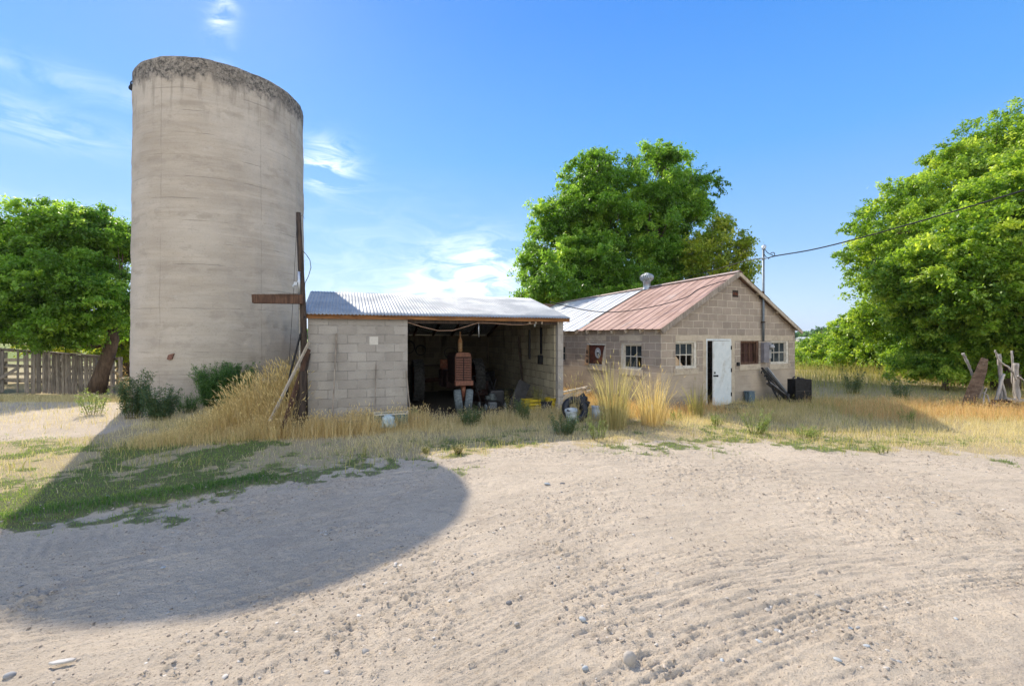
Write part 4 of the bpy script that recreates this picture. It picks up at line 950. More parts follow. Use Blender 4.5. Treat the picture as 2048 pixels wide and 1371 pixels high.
for sx, ln, ps in (('x', .42, (0, -.15)), ('x', .42, (0, .15)), ('y', .3, (-.21, 0)), ('y', .3, (.21, 0))):
    for zz_ in (.05, .14, .23, .32):
        if sx == 'x': mb.box((ps[0], ps[1], zz_), (ln, .012, .06))
        else: mb.box((ps[0], ps[1], zz_), (.012, ln-.02, .058))
for sx in (-.205, .205):
    for sy in (-.145, .145): mb.box((sx, sy, .18), (.03, .03, .355))
mb.box((0, 0, .012), (.40, .28, .015)); mb.build('slats', yel, o)
# black bucket beside
p = S(5.72, .12, 0); bucket('bucket', p, .13, .16, .30, blackplastic, 'black bucket in shadow between the yellow crate and yellow bucket')

# old tank, white sack, rocks at the foot of the grey wall
p = S(1.70, -.55, 0)
tk = thing('glass_tank', 'old rectangular tank with a pale rim at the foot of the grey wall', 'tank', p, SHED_A-.06)
mb = MB(); mb.b2((-.34, -.16, 0), (.34, -.15, .30)); mb.b2((-.34, .15, 0), (.34, .16, .30)); mb.b2((-.35, -.16, 0), (-.341, .16, .30)); mb.b2((.341, -.16, 0), (.35, .16, .30)); mb.build('pane', simple('dirty_teal_glass', (.09, .16, .16), (.16, .22, .21), 14, .3), tk)
mb = MB(); mb.b2((-.37, -.18, .30), (.37, -.14, .325)); mb.b2((-.37, .14, .30), (.37, .18, .325)); mb.b2((-.37, -.139, .301), (-.33, .139, .324)); mb.b2((.33, -.139, .301), (.37, .139, .324)); mb.build('rim', M['whitepaint'], tk)
wp = simple('white_plastic_bag', (.46, .54, .56), (.33, .42, .45), 12, .45, 0, .4)
blob('plastic_sack', Vector(p)+Vector((.02, -.30, .14)), (.13, .11, .16), wp, 7.7, 4, .6, 3.0, 'crumpled white sack in front of the old tank', 'sack')
p2 = G(768, 845); blob('white_boulder', (p2.x, p2.y, .09), (.17, .13, .12), simple('whitewashed_stone', (.56, .62, .64), (.42, .47, .49), 9), 2.2, 4, .2, 1.4, 'smooth bluish white boulder in the straw below the tank', 'boulder')
p2 = G(836, 848); blob('white_boulder', (p2.x, p2.y, .07), (.15, .12, .10), simple('dusty_stone', (.44, .42, .40), (.32, .30, .28), 9), 5.2, 4, .2, 1.4, 'dusty grey boulder at the corner of the open bay', 'boulder')
p = S(.95, -.40, 0); mb = MB(); mb.b2((-.5, -.06, 0), (.42, .1, .17)); o = mb.build('timber_beam', M['greywood'], None, bevel=.01); o.location = p; o.rotation_euler = (0, 0, SHED_A); tag(o, 'grey squared timber lying along the foot of the shed wall', 'timber')

# tyre with a white bucket in it, right of the shed
pt_ = G(1150, 842); tr = thing('old_tyre', 'upright worn black tyre draped with plastic right of the shed', 'tyre', (pt_.x, pt_.y, .0), R(20))
mb = MB(); rm = Matrix.Rotation(R(62), 3, 'X'); mb.lathe([(.20, -.08), (.29, -.11), (.345, -.10), (.37, -.06), (.375, 0), (.37, .06), (.345, .10), (.29, .11), (.20, .08), (.19, 0), (.20, -.08)], (0, 0, .33), 36, rot=rm); mb.build('tread', blackplastic, tr); tr.scale = (.86, .86, .84)
blob('sheet', (.28, .12, .50), (.17, .12, .19), blackplastic, 1.3, 4, .5, 2.5, parent=tr, flat0=False)
wb = simple('white_plastic_bucket', (.50, .53, .54), (.38, .42, .43), 8, .5, 0, .1, dirt=(.35, .33, .28))
bucket('bucket', (pt_.x-.10, pt_.y-.22, .0), .11, .135, .32, wb, 'white bucket standing inside the worn black tyre', tilt=(.18, -.1, 0))
pw = G(1193, 838); bucket('bucket', (pw.x, pw.y, 0), .12, .145, .31, simple('cracked_bluish_white_plastic', (.60, .66, .72), (.48, .53, .6), 9, .5), 'cracked white bucket on the grass between tyre and tall bunchgrass', tilt=(-.06, .12, 0))

# clutter on the back wall of the shed
def coil(x, z, r, lab, m='darkmetal'):
    mb = MB()
    for k in range(3): mb.tube([(r*(1+.05*k)*math.cos(a), .02*k+.01*math.sin(3*a+k), r*(1+.04*k)*math.sin(a)+(.02 if k else 0)) for a in np.linspace(0, 2*math.pi, 26)], .012, 5, cap=False)
    o = mb.build('wire_coil', M[m]); o.location = S(x, SW-ST-.07, z); o.rotation_euler = (0, 0, SHED_A); tag(o, lab, 'wire coil')
coil(2.9, 1.62, .22, 'larger coil of dark wire hung on the back wall behind the tractor')
coil(3.35, 1.50, .17, 'smaller coil of dark wire hung right of the larger one')
mb = MB(); mb.bar((2.3, 0, 0), (4.9, 0, .03), .28, .035, (0, 0, 1)); mb.bar((2.5, 0, -.9), (2.5, 0, 0), .05, .05); mb.bar((4.6, 0, -.9), (4.6, 0, 0), .05, .05)
o = mb.build('workbench', M['darkwood']); o.location = S(0, SW-ST-.2, .95); o.rotation_euler = (0, 0, SHED_A); tag(o, 'rough plank bench against the dark back wall of the shed', 'bench')
for i, (x_, r_, h_) in enumerate(((5.15, .28, .85), (4.75, .24, .6))):
    mb = MB(); mb.lathe([(0, 0), (r_, 0), (r_, h_*.33), (r_+.012, h_*.34), (r_, h_*.36), (r_, h_*.66), (r_+.012, h_*.67), (r_, h_*.69), (r_, h_), (r_-.02, h_-.01), (0, h_-.02)], n=24); o = mb.build('oil_drum', darkred if i else M['darkmetal'])
    o.location = S(x_, 3.6-.7*i, 0); tag(o, ('tall black drum deep in the right side of the shed', 'short sooty drum in front of the tall black one')[i], 'drum')
mb = MB(); mb.tube([(0, 0, 0), (.3, .2, .25), (.75, .1, .1), (1.0, 0, .4)], .02, 6); mb.tube([(.5, .1, 0), (.4, .1, .5), (.45, .1, .75)], .025, 6); mb.tube([(.5, .1, .0), (.45, .1, .3), (.55, .3, .4), (1.0, 0, .4)], .018, 6)
o = mb.build('scrap_pipe', M['darkmetal']); o.location = S(4.5, 1.9, .02); o.rotation_euler = (0, 0, SHED_A); tag(o, 'tangle of bent dark pipe on the floor behind the push mower', 'pipe')
mb = MB(); mb.bar(S(5.92, 2.2, 0), S(5.9, 2.6, 2.0), .06, .06); tag(mb.build('wooden_lath', M['darkwood']), 'dark plank leaning inside the shed on the right block wall', 'board')
# ------------------------------------------------------------------ block house
house = thing('block_house', 'brown concrete block milk house with a rusty metal gable roof and open white door', 'house', (HO[0], HO[1], 0), HA)
HM = Matrix.Translation((HO[0], HO[1], 0)) @ Matrix.Rotation(HA, 4, 'Z'); HI = HM.inverted()
def HW(x, y, z): return HM @ Vector((x, y, z))
def hit(px, py, plane):       # where a photo ray meets the gable (plane 'y') or the side wall (plane 'x')
    o = HI @ Vector((0, 0, H)); d = (HI.to_3x3() @ (P(px, py, 1.0)-Vector((0, 0, H))))
    k = 1 if plane == 'y' else 0; s = -o[k]/d[k]; q = o+d*s
    return (q.x if plane == 'y' else q.y), q.z
def rect(pxa, pxb, ya, yb, plane='y'):
    pm = (pxa+pxb)/2
    a = hit(pxa, (ya+yb)/2, plane)[0]; b_ = hit(pxb, (ya+yb)/2, plane)[0]
    zt = hit(pm, ya, plane)[1]; zb = hit(pm, yb, plane)[1]
    return (min(a, b_), max(a, b_), zb, zt)
HWd, HL, HT = 5.97, 9.2, .2
EV = 2.233; AP = 3.80; BT = 1.015
w1 = rect(1351, 1394, 684, 736); w2 = rect(1481, 1518, 682, 728); w3 = rect(1541, 1578, 682, 727)
dr = rect(1412, 1461.5, 676, 809)
w4 = rect(1241, 1283, 686, 738, 'x'); w5 = rect(1174, 1211, 687, 729, 'x'); w6 = rect(1112, 1131, 689, 722, 'x')
w2 = (w2[0], w2[1], w2[2], 1.87); w3 = (w3[0], w3[1], w3[2], 1.87); w1 = (w1[0], w1[1], w1[2], 1.87)
dr = (dr[0], dr[1], -.3, 1.93)
def clipb(o): return o
mb = MB(); wall_mb(mb, 0, HWd, BT, EV, 0, HT, [w1, w2, w3, dr])
mb.add([(0, 0, EV), (HWd, 0, EV), (HWd/2, 0, AP), (0, HT, EV), (HWd, HT, EV), (HWd/2, HT, AP)], [(0, 1, 2), (5, 4, 3), (0, 2, 5, 3), (1, 4, 5, 2)])
mb.build('gable_wall', M['block_house'], house)
mb = MB(); wall_mb(mb, HT, HL, BT, EV, .0, HT, [w4, w5, w6], axis='y'); mb.build('side_wall', M['block_house'], house)
mb = MB(); mb.b2((HWd-HT, HT, -.3), (HWd, HL, EV)); mb.b2((HT, HL-HT, -.3), (HWd-HT, HL-.002, EV)); mb.build('rear_wall', M['block_house'], house)
def conc():
    t = NT('formed_concrete', .93, .12); uv = t.coords('UV'); o = t.coords('Object')
    n1 = t.noise(o, 1.4, 5, .6); n2 = t.noise(o, 24, 5, .75); n3 = t.noise(t.coords('Object', (.5, .5, 3)), 2.5, 5, .65)
    c = t.mix(t.rng(n1, .35, .65), (.45, .37, .285), (.355, .295, .23)); c = t.mix(t.rng(n3, .5, .7, 0, .5), c, (.27, .23, .185)); c = t.mix(t.rng(n2, .55, .75, 0, .5), c, (.22, .185, .15))
    sp = t.n('ShaderNodeSeparateXYZ'); t.L(o, sp.inputs[0])
    j = t.math('ABSOLUTE', t.math('SUBTRACT', t.math('FRACT', t.math('ADD', t.math('MULTIPLY', sp.outputs[2], 1/.235), t.math('MULTIPLY', n1, .1))), .5))
    jl = t.math('MULTIPLY', t.rng(j, 0, .03, 1, 0), t.rng(n3, .35, .6)); c = t.mix(t.math('MULTIPLY', jl, .6), c, (.15, .125, .10))
    c = t.mix(t.rng(t.math('ADD', sp.outputs[2], t.math('MULTIPLY', n1, .3)), .35, .6, .55, 0), c, (.20, .19, .165))
    t.col(c); t.bump(t.math('SUBTRACT', n2, t.math('MULTIPLY', jl, .8)), .5, .012); return t.m
M['conc'] = conc()
mb = MB(); wall_mb(mb, -.0, dr[0], -.3, BT-.001, .0, HT, [(w1[0], w1[1], w1[2], 3)]); mb.build('concrete_base', M['conc'], house); mb = MB(); wall_mb(mb, dr[1], HWd, -.3, BT-.001, .0, HT, [ (w2[0], w2[1], w2[2], 3), (w3[0], w3[1], w3[2], 3)]); mb.build('concrete_base', M['conc'], house); mb = MB(); wall_mb(mb, HT+.001, HL, -.3, BT-.001, 0, HT, [(w4[0], w4[1], w4[2], 3), (w5[0], w5[1], w5[2], 3)], axis='y'); mb.build('concrete_base', M['conc'], house)
# lintels, sills, door surround: pale concrete 3 mm proud
lm = simple('pale_cast_concrete', (.52, .44, .33), (.42, .35, .265), 7, .9, 0, .5, .006, dirt=(.31, .25, .19))
mb = MB(); mb.b2((w1[0]-.0, -.004, 1.872), (HWd-.12, .05, 2.03)); mb.build('lintel', lm, house)
mb = MB(); mb.b2((dr[0]-.13, -.006, -.2), (dr[0]-.001, .05, 1.871)); mb.b2((dr[1]+.001, -.006, -.2), (dr[1]+.17, .05, 1.871)); mb.build('door_surround', lm, house)
for w in (w1, w2, w3):
    mb = MB(); mb.b2((w[0]-.06, -.016, w[2]-.17), (w[1]+.06, .05, w[2]-.001)); mb.build('sill', lm, house, bevel=.004)
for w in (w4, w5):
    mb = MB(); mb.b2((-.016, w[0]-.06, w[2]-.17), (.05, w[1]+.06, w[2]-.001)); mb.build('sill', lm, house, bevel=.004)
    mb = MB(); mb.b2((-.004, w[0]-.03, 1.872), (.05, w[1]+.03, 2.03)); mb.build('lintel', lm, house)
# windows. local x along wall, y inwards, z up
def window(w, plane, cols, rows, broken=(), paint='whitepaint', dark=False, fx=(.05, .05), label=None, split=.5, tilt=0):
    W_ = w[1]-w[0]; Hh = w[3]-w[2]
    root = bpy.data.objects.new('window', None); COL.objects.link(root); root.parent = house; root.empty_display_size = .1
    if plane == 'y': root.location = (w[0], 0, w[2])
    else: root.location = (0, w[1], w[2]); root.rotation_euler = (0, 0, -math.pi/2)
    if label: root['label'] = label
    a, b_ = fx; m = M[paint]; mb = MB()
    mb.b2((0, .02, .0), (a, .14, Hh)); mb.b2((W_-b_, .02, 0), (W_, .14, Hh)); mb.b2((a, .02, Hh-.045), (W_-b_, .14, Hh)); mb.b2((a, .0, -.0), (W_-b_, .14, .035)); mb.build('frame', m, root)
    x0, x1, z0, z1 = a+.004, W_-b_-.004, .039, Hh-.049
    mb = MB(); s = .028
    mb.b2((x0, .07, z0), (x0+s, .10, z1)); mb.b2((x1-s, .07, z0), (x1, .10, z1)); mb.b2((x0+s, .07, z0), (x1-s, .10, z0+s)); mb.b2((x0+s, .07, z1-s), (x1-s, .10, z1))
    for i in range(1, cols):
        xm = x0+(x1-x0)*i/cols; mb.b2((xm-.010, .075, z0+s), (xm+.010, .095, z1-s))
    for k in range(1, rows):
        zm = z0+(z1-z0)*k/rows; seg = [x0+s]+[x0+(x1-x0)*i/cols for i in range(1, cols)]+[x1-s]
        for i in range(cols): mb.b2((seg[i]+(.0101 if i else 0), .076, zm-.012), (seg[i+1]-(.0101 if i < cols-1 else 0), .094, zm+.012))
    mb.build('sash', m, root)
    mb = MB()
    for i in range(cols):
        for k in range(rows):
            if (i, k) in broken: continue
            xa, xb = x0+(x1-x0)*i/cols, x0+(x1-x0)*(i+1)/cols; za, zb = z0+(z1-z0)*k/rows, z0+(z1-z0)*(k+1)/rows
            mb.box(((xa+xb)/2, .085, (za+zb)/2), (xb-xa-.006, .003, zb-za-.006), Matrix.Rotation(random.uniform(-.03, .03), 3, 'Z') @ Matrix.Rotation(random.uniform(-.02, .02), 3, 'X'))
    if mb.v: mb.build('glass', M['glass'], root)
    return root
r1 = window(w1, 'y', 3, 2, broken=((0, 0), (1, 0), (2, 0)), fx=(.01, .09), label='window left of the door with its lower panes knocked out')
mb = MB(); W_ = w1[1]-w1[0]; mb.bar((.02, .11, .42), (W_*.5, .112, .03), .02, .02); mb = MB(); mb.prism([(.015, .42), (.05, .42), (W_*.52, .04), (.015, .04)], .11, .125); mb.build('cardboard', simple('tan_cardboard', (.52, .38, .24), (.42, .30, .19), 8), r1)
window(w2, 'y', 3, 2, broken=((0, 0), (1, 0), (2, 0), (0, 1), (1, 1), (2, 1)), paint='brownwood', fx=(.02, .10), label='window right of the door with a dark brown screen behind')
mb = MB(); mb.b2((w2[0]+.03, .12, w2[2]+.03), (w2[1]-.1, .13, w2[3]-.03)); mb.build('screen', simple('rusty_brown_screen', (.085, .04, .028), (.05, .022, .018), 30), house)
window(w3, 'y', 3, 2, fx=(.01, .12), label='window nearest the right corner of the gable wall')
window(w4, 'x', 3, 2, broken=((2, 0),), fx=(.10, .02), label='six pane window on the side wall')
window(w6, 'x', 2, 2, fx=(.05, .05), paint='greywood')
# opening with the rusty sheet and lettered board (side wall)
mb = MB(); W_ = w5[1]-w5[0]; wr = bpy.data.objects.new('window', None); COL.objects.link(wr); wr.parent = house; wr.location = (0, w5[1], w5[2]); wr.rotation_euler = (0, 0, -math.pi/2)
wr['label'] = 'boarded window with a rusty sheet and lettered plank'
Hh = w5[3]-w5[2]; k = Hh/.46
mb.b2((.10, .04, .02), (W_-.02, .05, Hh-.03)); mb.build('rusty_sheet', simple('dark_red_rusty_sheet', (.13, .042, .026), (.065, .025, .018), 9, .85, 0, .4, .004, dirt=(.25, .09, .05)), wr)
mb = MB(); mb.b2((0.0, -.0, Hh-.04), (W_, .03, Hh)); mb.build('head_board', M['whitepaint'], wr); mb = MB(); mb.b2((.08, .03, 0), (W_-.1, .10, .018)); mb.build('sill_strip', M['whitepaint'], wr)
lp = simple('tan_rusty_lettered_plank', (.47, .31, .19), (.36, .20, .11), 5, .85, dirt=(.27, .11, .05))
mb = MB(); mb.prism([(-.10, -.03), (.09, -.02), (.11, Hh-.04), (.02, Hh-.04)], -.028, -.002); pk = mb.build('lettered_plank', lp, wr)
def glyph_E(cx, cz, s, mb):    # E turned a quarter turn, prongs up
    mb.box((cx, -.031, cz-s*.42), (s, .004, s*.2))
    for dx in (-.4, 0, .4): mb.box((cx+dx*s, -.031, cz+s*.09), (s*.2, .004, s*.8))
mb = MB(); s = Hh*.16
glyph_E(.045, Hh*.60, s, mb); mb.build('letter', M['darkmetal'], pk); mb = MB(); mb.box((.045, -.031, Hh*.38), (s*1.1, .004, s*.26)); mb.box((.045-s*.45, -.031, Hh*.38+s*.24), (s*.2, .004, s*.2)); mb.box((.045+s*.5, -.031, Hh*.38), (s*.18, .0045, s*.75)); mb.build('letter', M['darkmetal'], pk); mb = MB(); glyph_E(.045, Hh*.16, s, mb); mb.build('letter', M['darkmetal'], pk)
mb = MB(); mb.prism([(W_-.02, -.06), (W_-.12, -.06), (W_-.15, .02), (W_-.08, Hh*.62), (W_-.03, Hh*.86), (W_+.02, Hh-.04), (W_+.03, Hh*.5)], -.02, -.004); mb.build('pale_board', simple('pale_torn_board', (.52, .46, .38), (.43, .38, .31), 8), wr)
def disc(cx, cz, rx, rz, y0, y1, mb, n=24, f=None): mb.prism([(cx+rx*math.cos(a), cz+rz*math.sin(a)) for a in np.linspace(0, 2*math.pi, n, endpoint=False)], y0, y1)
mb = MB(); disc(W_*.55, Hh*.56, W_*.15, Hh*.25, .034, .039, mb); st_ = mb.build('oval_sticker', simple('grey_white_sticker', (.42, .43, .44), (.33, .34, .35), 30), wr)
mb = MB(); mb.prism([(W_*.49, Hh*.56), (W_*.53, Hh*.60), (W_*.60, Hh*.58), (W_*.65, Hh*.5), (W_*.62, Hh*.38), (W_*.56, Hh*.36)], .030, .0335); mb.build('black_patch', M['black'], st_)
mb = MB(); mb.prism([(W_*.50, Hh*.64), (W_*.57, Hh*.71), (W_*.61, Hh*.63), (W_*.58, Hh*.59)], .030, .0335); mb.prism([(W_*.56, Hh*.55), (W_*.59, Hh*.54), (W_*.60, Hh*.38), (W_*.56, Hh*.36)], .026, .0295); mb.build('white_patch', simple('white_ink', (.75, .75, .75)), st_)

# door
dw = dr[1]-dr[0]
mb = MB(); mb.b2((dr[0]+.001, -.012, .0), (dr[0]+.045, .13, 1.93)); mb.b2((dr[1]-.045, -.012, 0), (dr[1]-.001, .13, 1.93)); mb.b2((dr[0]+.046, -.012, 1.885), (dr[1]-.046, .13, 1.929))
wdp = simple('white_door_paint', (.70, .72, .70), (.60, .64, .63), 5, .55, 0, .15, dirt=(.46, .45, .40))
mb.build('door_frame', wdp, house)
door = bpy.data.objects.new('door', None); COL.objects.link(door); door.parent = house; door.location = (dr[1]-.05, -.014, .02); door.rotation_euler = (0, 0, R(8)); door.empty_display_size = .1
door['label'] = 'white door standing partly open'
mb = MB(); mb.b2((-(dw-.12), -.04, 0), (0, 0, 1.85)); mb.build('door_leaf', wdp, door, bevel=.003)
mb = MB(); mb.b2((-(dw-.10), -.052, .86), (-(dw-.24), -.041, .90)); mb.tube([(-(dw-.20), -.05, .88), (-(dw-.20), -.09, .88)], .022, 10); mb.lathe([(0, .0), (.026, .005), (.028, .03), (0, .035)], (-(dw-.20), -.09, .88), 12, rot=Matrix.Rotation(R(90), 3, 'X')); mb.b2((-(dw-.14), -.052, .94), (-(dw-.20), -.041, .99)); mb.build('handle', M['darkmetal'], door)
for zz_ in (.25, .95, 1.6):
    mb = MB(); mb.b2((-.035, -.052, zz_), (.0, -.041, zz_+.11)); mb.tube([(.003, -.048, zz_), (.003, -.048, zz_+.11)], .009, 8); mb.build('hinge', M['darkmetal'], door)
mb = MB(); mb.b2((dr[0]-.05, -.75, -.05), (dr[1]+.15, -.007, .05)); o = mb.build('door_step', simple('dark_wet_concrete', (.10, .10, .10), (.06, .06, .062), 8, .7), None, bevel=.01)
o.location = house.location; o.rotation_euler = house.rotation_euler; tag(o, 'dark slab step on the ground in front of the white door', 'step')
p = HW(dr[0]+.25, -.55, .05); mb = MB(); mb.box((0, 0, .012), (.5, .35, .02), Matrix.Rotation(.05, 3, 'Y')); o = mb.build('door_mat', blackplastic, None, bevel=.006); o.location = p; o.rotation_euler = (0, 0, HA); tag(o, 'small black mat with a pale edge lying on the dark door step', 'mat')
# vent in the gable, switch box, fuse box, meter
v0, vz = hit(1470.5, 587, 'y')
mb = MB(); mb.b2((v0-.13, -.004, vz-.10), (v0+.13, .03, vz+.10)); vt = mb.build('gable_vent', simple('rusty_black_vent', (.05, .03, .022), (.02, .014, .012), 30), house)
mb = MB()
for dx in (-.075, 0, .07): mb.box((v0+dx, -.008, vz+.01*random.uniform(-1, 1)), (.035, .008, .075))
mb.build('vent_bars', M['rust'], vt)
a, b_, c_, d_ = rect(1473, 1477, 724, 731); mb = MB(); mb.b2((a, -.05, c_), (b_, -.001, d_)); mb.build('switch_box', M['darkmetal'], house, bevel=.004)
a, b_, c_, d_ = rect(1521, 1530, 685, 724); mb = MB(); mb.b2((a, -.12, c_), (b_+.03, -.001, d_)); mb.build('fuse_box', simple('grey_lilac_fuse_box', (.25, .235, .25), (.18, .17, .185), 6, .6, .2), house, bevel=.006)
a, b_, c_, d_ = rect(1530, 1541, 684, 702); mb = MB(); mb.b2((a+.03, -.05, c_-.22), (b_-.03, -.001, d_)); mb.lathe([(.075, .0), (.085, .03), (.08, .09), (.05, .12), (0, .125)], ((a+b_)/2+.02, -.05, (c_+d_)/2), 20, rot=Matrix.Rotation(R(90), 3, 'X')); mt = mb.build('electric_meter', simple('grey_meter', (.40, .40, .40), (.28, .28, .28), 10, .4, .3), house)
mb = MB(); mb.lathe([(.0, .0), (.026, .0), (.026, .01), (0, .012)], ((a+b_)/2+.035, -.175, (c_+d_)/2), 12, rot=Matrix.Rotation(R(90), 3, 'X')); mb.build('dial', simple('meter_dial', (.8, .8, .78)), mt)
# conduit mast
m0, mz0 = hit(1523, 690, 'y'); _, mz1 = hit(1523, 498, 'y')
mb = MB(); mb.tube([(m0, -.06, 1.86), (m0, -.06, 2.6), (m0, -.06, mz1)], .034, 12); ms = mb.build('service_mast', simple('galvanised_mast', (.20, .23, .26), (.14, .165, .19), 8, .5, .5), house)
mb = MB(); mb.lathe([(.0, .15), (.05, .12), (.065, .05), (.05, 0), (.035, -.03)], (m0, -.06, mz1), 12, rot=Matrix.Rotation(.5, 3, 'Y')); mb.box((m0, -.06, mz1-.30), (.16, .10, .03)); mb.build('weather_head', M['alum'], ms)
mb = MB(); mb.b2((m0-.04, -.10, 2.42), (m0+.04, -.001, 2.46)); mb.b2((m0-.12, -.12, 3.17), (m0-.035, -.001, 3.38)); mb.build('mast_bracket', M['darkwood'], house)

# roof
def zridge(y): return 3.885-.030*max(y, 0)
def zroof(x, y):
    ze = 2.262; zr_ = zridge(y)
    return ze+(zr_-ze)*(x/ (HWd/2)) if x <= HWd/2 else ze+(zr_-ze)*((HWd-x)/(HWd/2))
def sheets(name, ya, yb, side, m, wdt=.66, lift=.012, seed=0):
    r = np.random.default_rng(seed); mb = MB(); y = ya
    while y < yb-.02:
        y2 = min(y+wdt, yb); rows = ((-.12, 1.62), (1.55, HWd/2+.015))
        for (xa, xb) in rows:
            yo = r.uniform(-.015, .015); tl = r.uniform(.0, lift*1.0); xe = xa-(r.uniform(0, .05) if xa < 0 else 0)
            prof = [(0, .014), (.02, .018), (.035, 0), (.16, .002), (.31, .0), (.325, .014), (.345, .014), (.36, 0), (.5, .002), (wdt-.03, 0), (wdt-.015, .016), (wdt+.012, .018+tl)]
            prof = [(q[0], q[1]) for q in prof if y+q[0] < yb+.02]
            for (u0, h0), (u1, h1) in zip(prof[:-1], prof[1:]):
                vs = []
                for xx in (xe, (xe+xb)/2, xb):
                    for uu, hh_ in ((u0, h0), (u1, h1)):
                        X_ = xx if side < 0 else HWd-xx
                        z_ = zroof(X_ if 0 <= X_ <= HWd else X_, y+uu)+.012+hh_+(.010 if xa < 0 and False else 0)+(.006 if xx == xe and xa > 0 else 0)+(tl*1.4 if xx == xe and xa < 0 else 0)*(uu/wdt)
                        vs.append((X_, y+uu+yo, z_))
                lo = [(v[0], v[1], v[2]-.006) for v in vs]
                mb.add(vs+lo, [(0, 1, 3, 2), (2, 3, 5, 4), (6, 8, 9, 7), (8, 10, 11, 9), (0, 6, 7, 1), (4, 5, 11, 10)])
        y = y2
    return mb.build(name, m, house, fix=True)
def redroof():
    t = NT('red_oxide_roof', .72, .35); o = t.coords('Object'); st = t.coords('Object', (.18, 1.6, 1))
    n1 = t.noise(o, 1.1, 5, .6); n2 = t.noise(st, 4, 6, .7, .3); n3 = t.noise(o, 20, 5, .7)
    c = t.mix(t.rng(n1, .35, .65), (.40, .255, .205), (.285, .17, .13)); c = t.mix(t.rng(n2, .50, .72, 0, .7), c, (.55, .37, .31)); c = t.mix(t.rng(n2, .42, .30, 0, .6), c, (.24, .10, .075))
    c = t.mix(t.rng(n3, .6, .75, 0, .5), c, (.20, .085, .06)); c = t.mix(t.rng(t.noise(t.coords('Object', (.3, 1, 1)), 1.2, 4), .60, .70, 0, .55), c, (.55, .48, .43)); t.col(c); t.bump(n2, .25, .01); return t.m
M['redroof'] = redroof()
M['silverroof'] = roofmetal('silver_house_roof', (.48, .50, .52), (.40, .42, .45), .6, .2, (.34, .22, .16), 1.0)
sheets('red_roof_sheets', -.16, 3.6, -1, M['redroof'], seed=3); sheets('silver_roof_sheets', 3.6, HL+.2, -1, M['silverroof'], seed=4)
sheets('red_roof_sheets', -.16, 3.6, 1, M['redroof'], seed=5); sheets('silver_roof_sheets', 3.6, HL+.2, 1, M['silverroof'], seed=6)
mb = MB()
for ya, yb in ((-.17, 2.1), (2.0, 4.6), (4.5, HL+.2)):
    za, zb = zridge(ya)+.045, zridge(yb)+.045; hx = HWd/2
    mb.add([(hx-.14, ya, za-.07), (hx, ya, za), (hx+.14, ya, za-.07), (hx-.14, yb, zb-.07), (hx, yb, zb), (hx+.14, yb, zb-.07)], [(0, 1, 4, 3), (1, 2, 5, 4)])
rc = mb.build('ridge_cap', simple('weathered_ridge_cap', (.40, .33, .29), (.28, .20, .17), 5, .7, .2), house, fix=False); so = rc.modifiers.new('s', 'SOLIDIFY'); so.thickness = .006
# rakes, purlins, rafter tails
mb = MB(); mb.bar((-.14, -.15, zroof(0, 0)-.13), (HWd/2, -.15, zridge(0)-.055), .035, .14, (0, 0, 1), .004); mb.build('rake_board', M['greywood'], house)
mb = MB(); mb.bar((HWd+.16, -.15, zroof(0, 0)-.14), (HWd/2+.002, -.15, zridge(0)-.055), .035, .10, (0, 0, 1), .004); mb.build('rake_board', M['palewood'], house)
mb = MB()
for s in (0, .33, .66, .97):
    for sx in (-1, 1):
        x_ = HWd/2+sx*(1-s)*HWd/2; mb.box((x_, .02, zroof(x_, 0)-.045), (.09, .34, .06))
mb.build('purlins', M['palewood'], house)
for i in range(16):
    yy = .05+i*.6
    mb = MB(); z0_ = zroof(0, yy); mb.bar((-.13, yy, z0_-.135), (.4, yy, z0_+.09), .045, .09, (0, 0, 1), .004); mb.build('rafter_tail', M['palewood'], house)
mb = MB(); mb.bar((-.03, -.14, zroof(0, 0)-.045), (-.03, HL, zroof(0, HL)-.045), .02, .05, (0, 0, 1)); mb.build('eave_strip', M['brownwood'], house)
# turbine vent
tv = bpy.data.objects.new('turbine_vent', None); COL.objects.link(tv); tv.parent = house; tv.location = (HWd/2-.10, 3.45, zridge(3.45)-.04); tv.scale = (.82, .82, .9)
mb = MB(); mb.lathe([(.20, -.06), (.17, .02), (.155, .05), (.155, .24), (.175, .25), (.175, .27), (.14, .28)], n=24); mb.build('collar', simple('bright_galvanised', (.36, .39, .41), (.28, .30, .33), 12, .4, .6), tv)
mb = MB()
for k_ in range(22):
    a = 2*math.pi*k_/22; pts = []
    for j in range(9):
        f = j/8; ph = -math.pi/2*.85+f*math.pi*.9; r_q = .28*math.cos(ph)**.8+.01; z_ = .43+.17*math.sin(ph); tw = a+.35*math.sin(f*math.pi)
        for w_ in (0, .17): pts.append((r_q*math.cos(tw+w_)*(1+.06*(w_ > 0)), r_q*math.sin(tw+w_)*(1+.06*(w_ > 0)), z_))
    mb.add(pts, [(2*j, 2*j+1, 2*j+3, 2*j+2) for j in range(8)], True)
o = mb.build('turbine', simple('bright_galvanised_vanes', (.40, .43, .45), (.28, .31, .34), 12, .45, .5), tv, fix=False); so = o.modifiers.new('s', 'SOLIDIFY'); so.thickness = .003
mb = MB(); mb.lathe([(0, .615), (.09, .61), (.11, .595), (.09, .585)], n=16); mb.tube([(0, 0, .25), (0, 0, .63)], .012, 8); mb.lathe([(.0, .30), (.15, .30), (.16, .285), (.0, .28)], n=20); mb.build('turbine_cap', M['alum'], tv)
# far end chimney stub
mb = MB(); p = HI @ P(1094, 640, 21.5); p.z = 0; mb.b2((p.x-.28, p.y-.25, 1.5), (p.x+.28, p.y+.25, 1.95+68*21.5/910)); mb.build('chimney', simple('soft_brown_brick', (.26, .17, .12), (.18, .12, .09), 8), house)

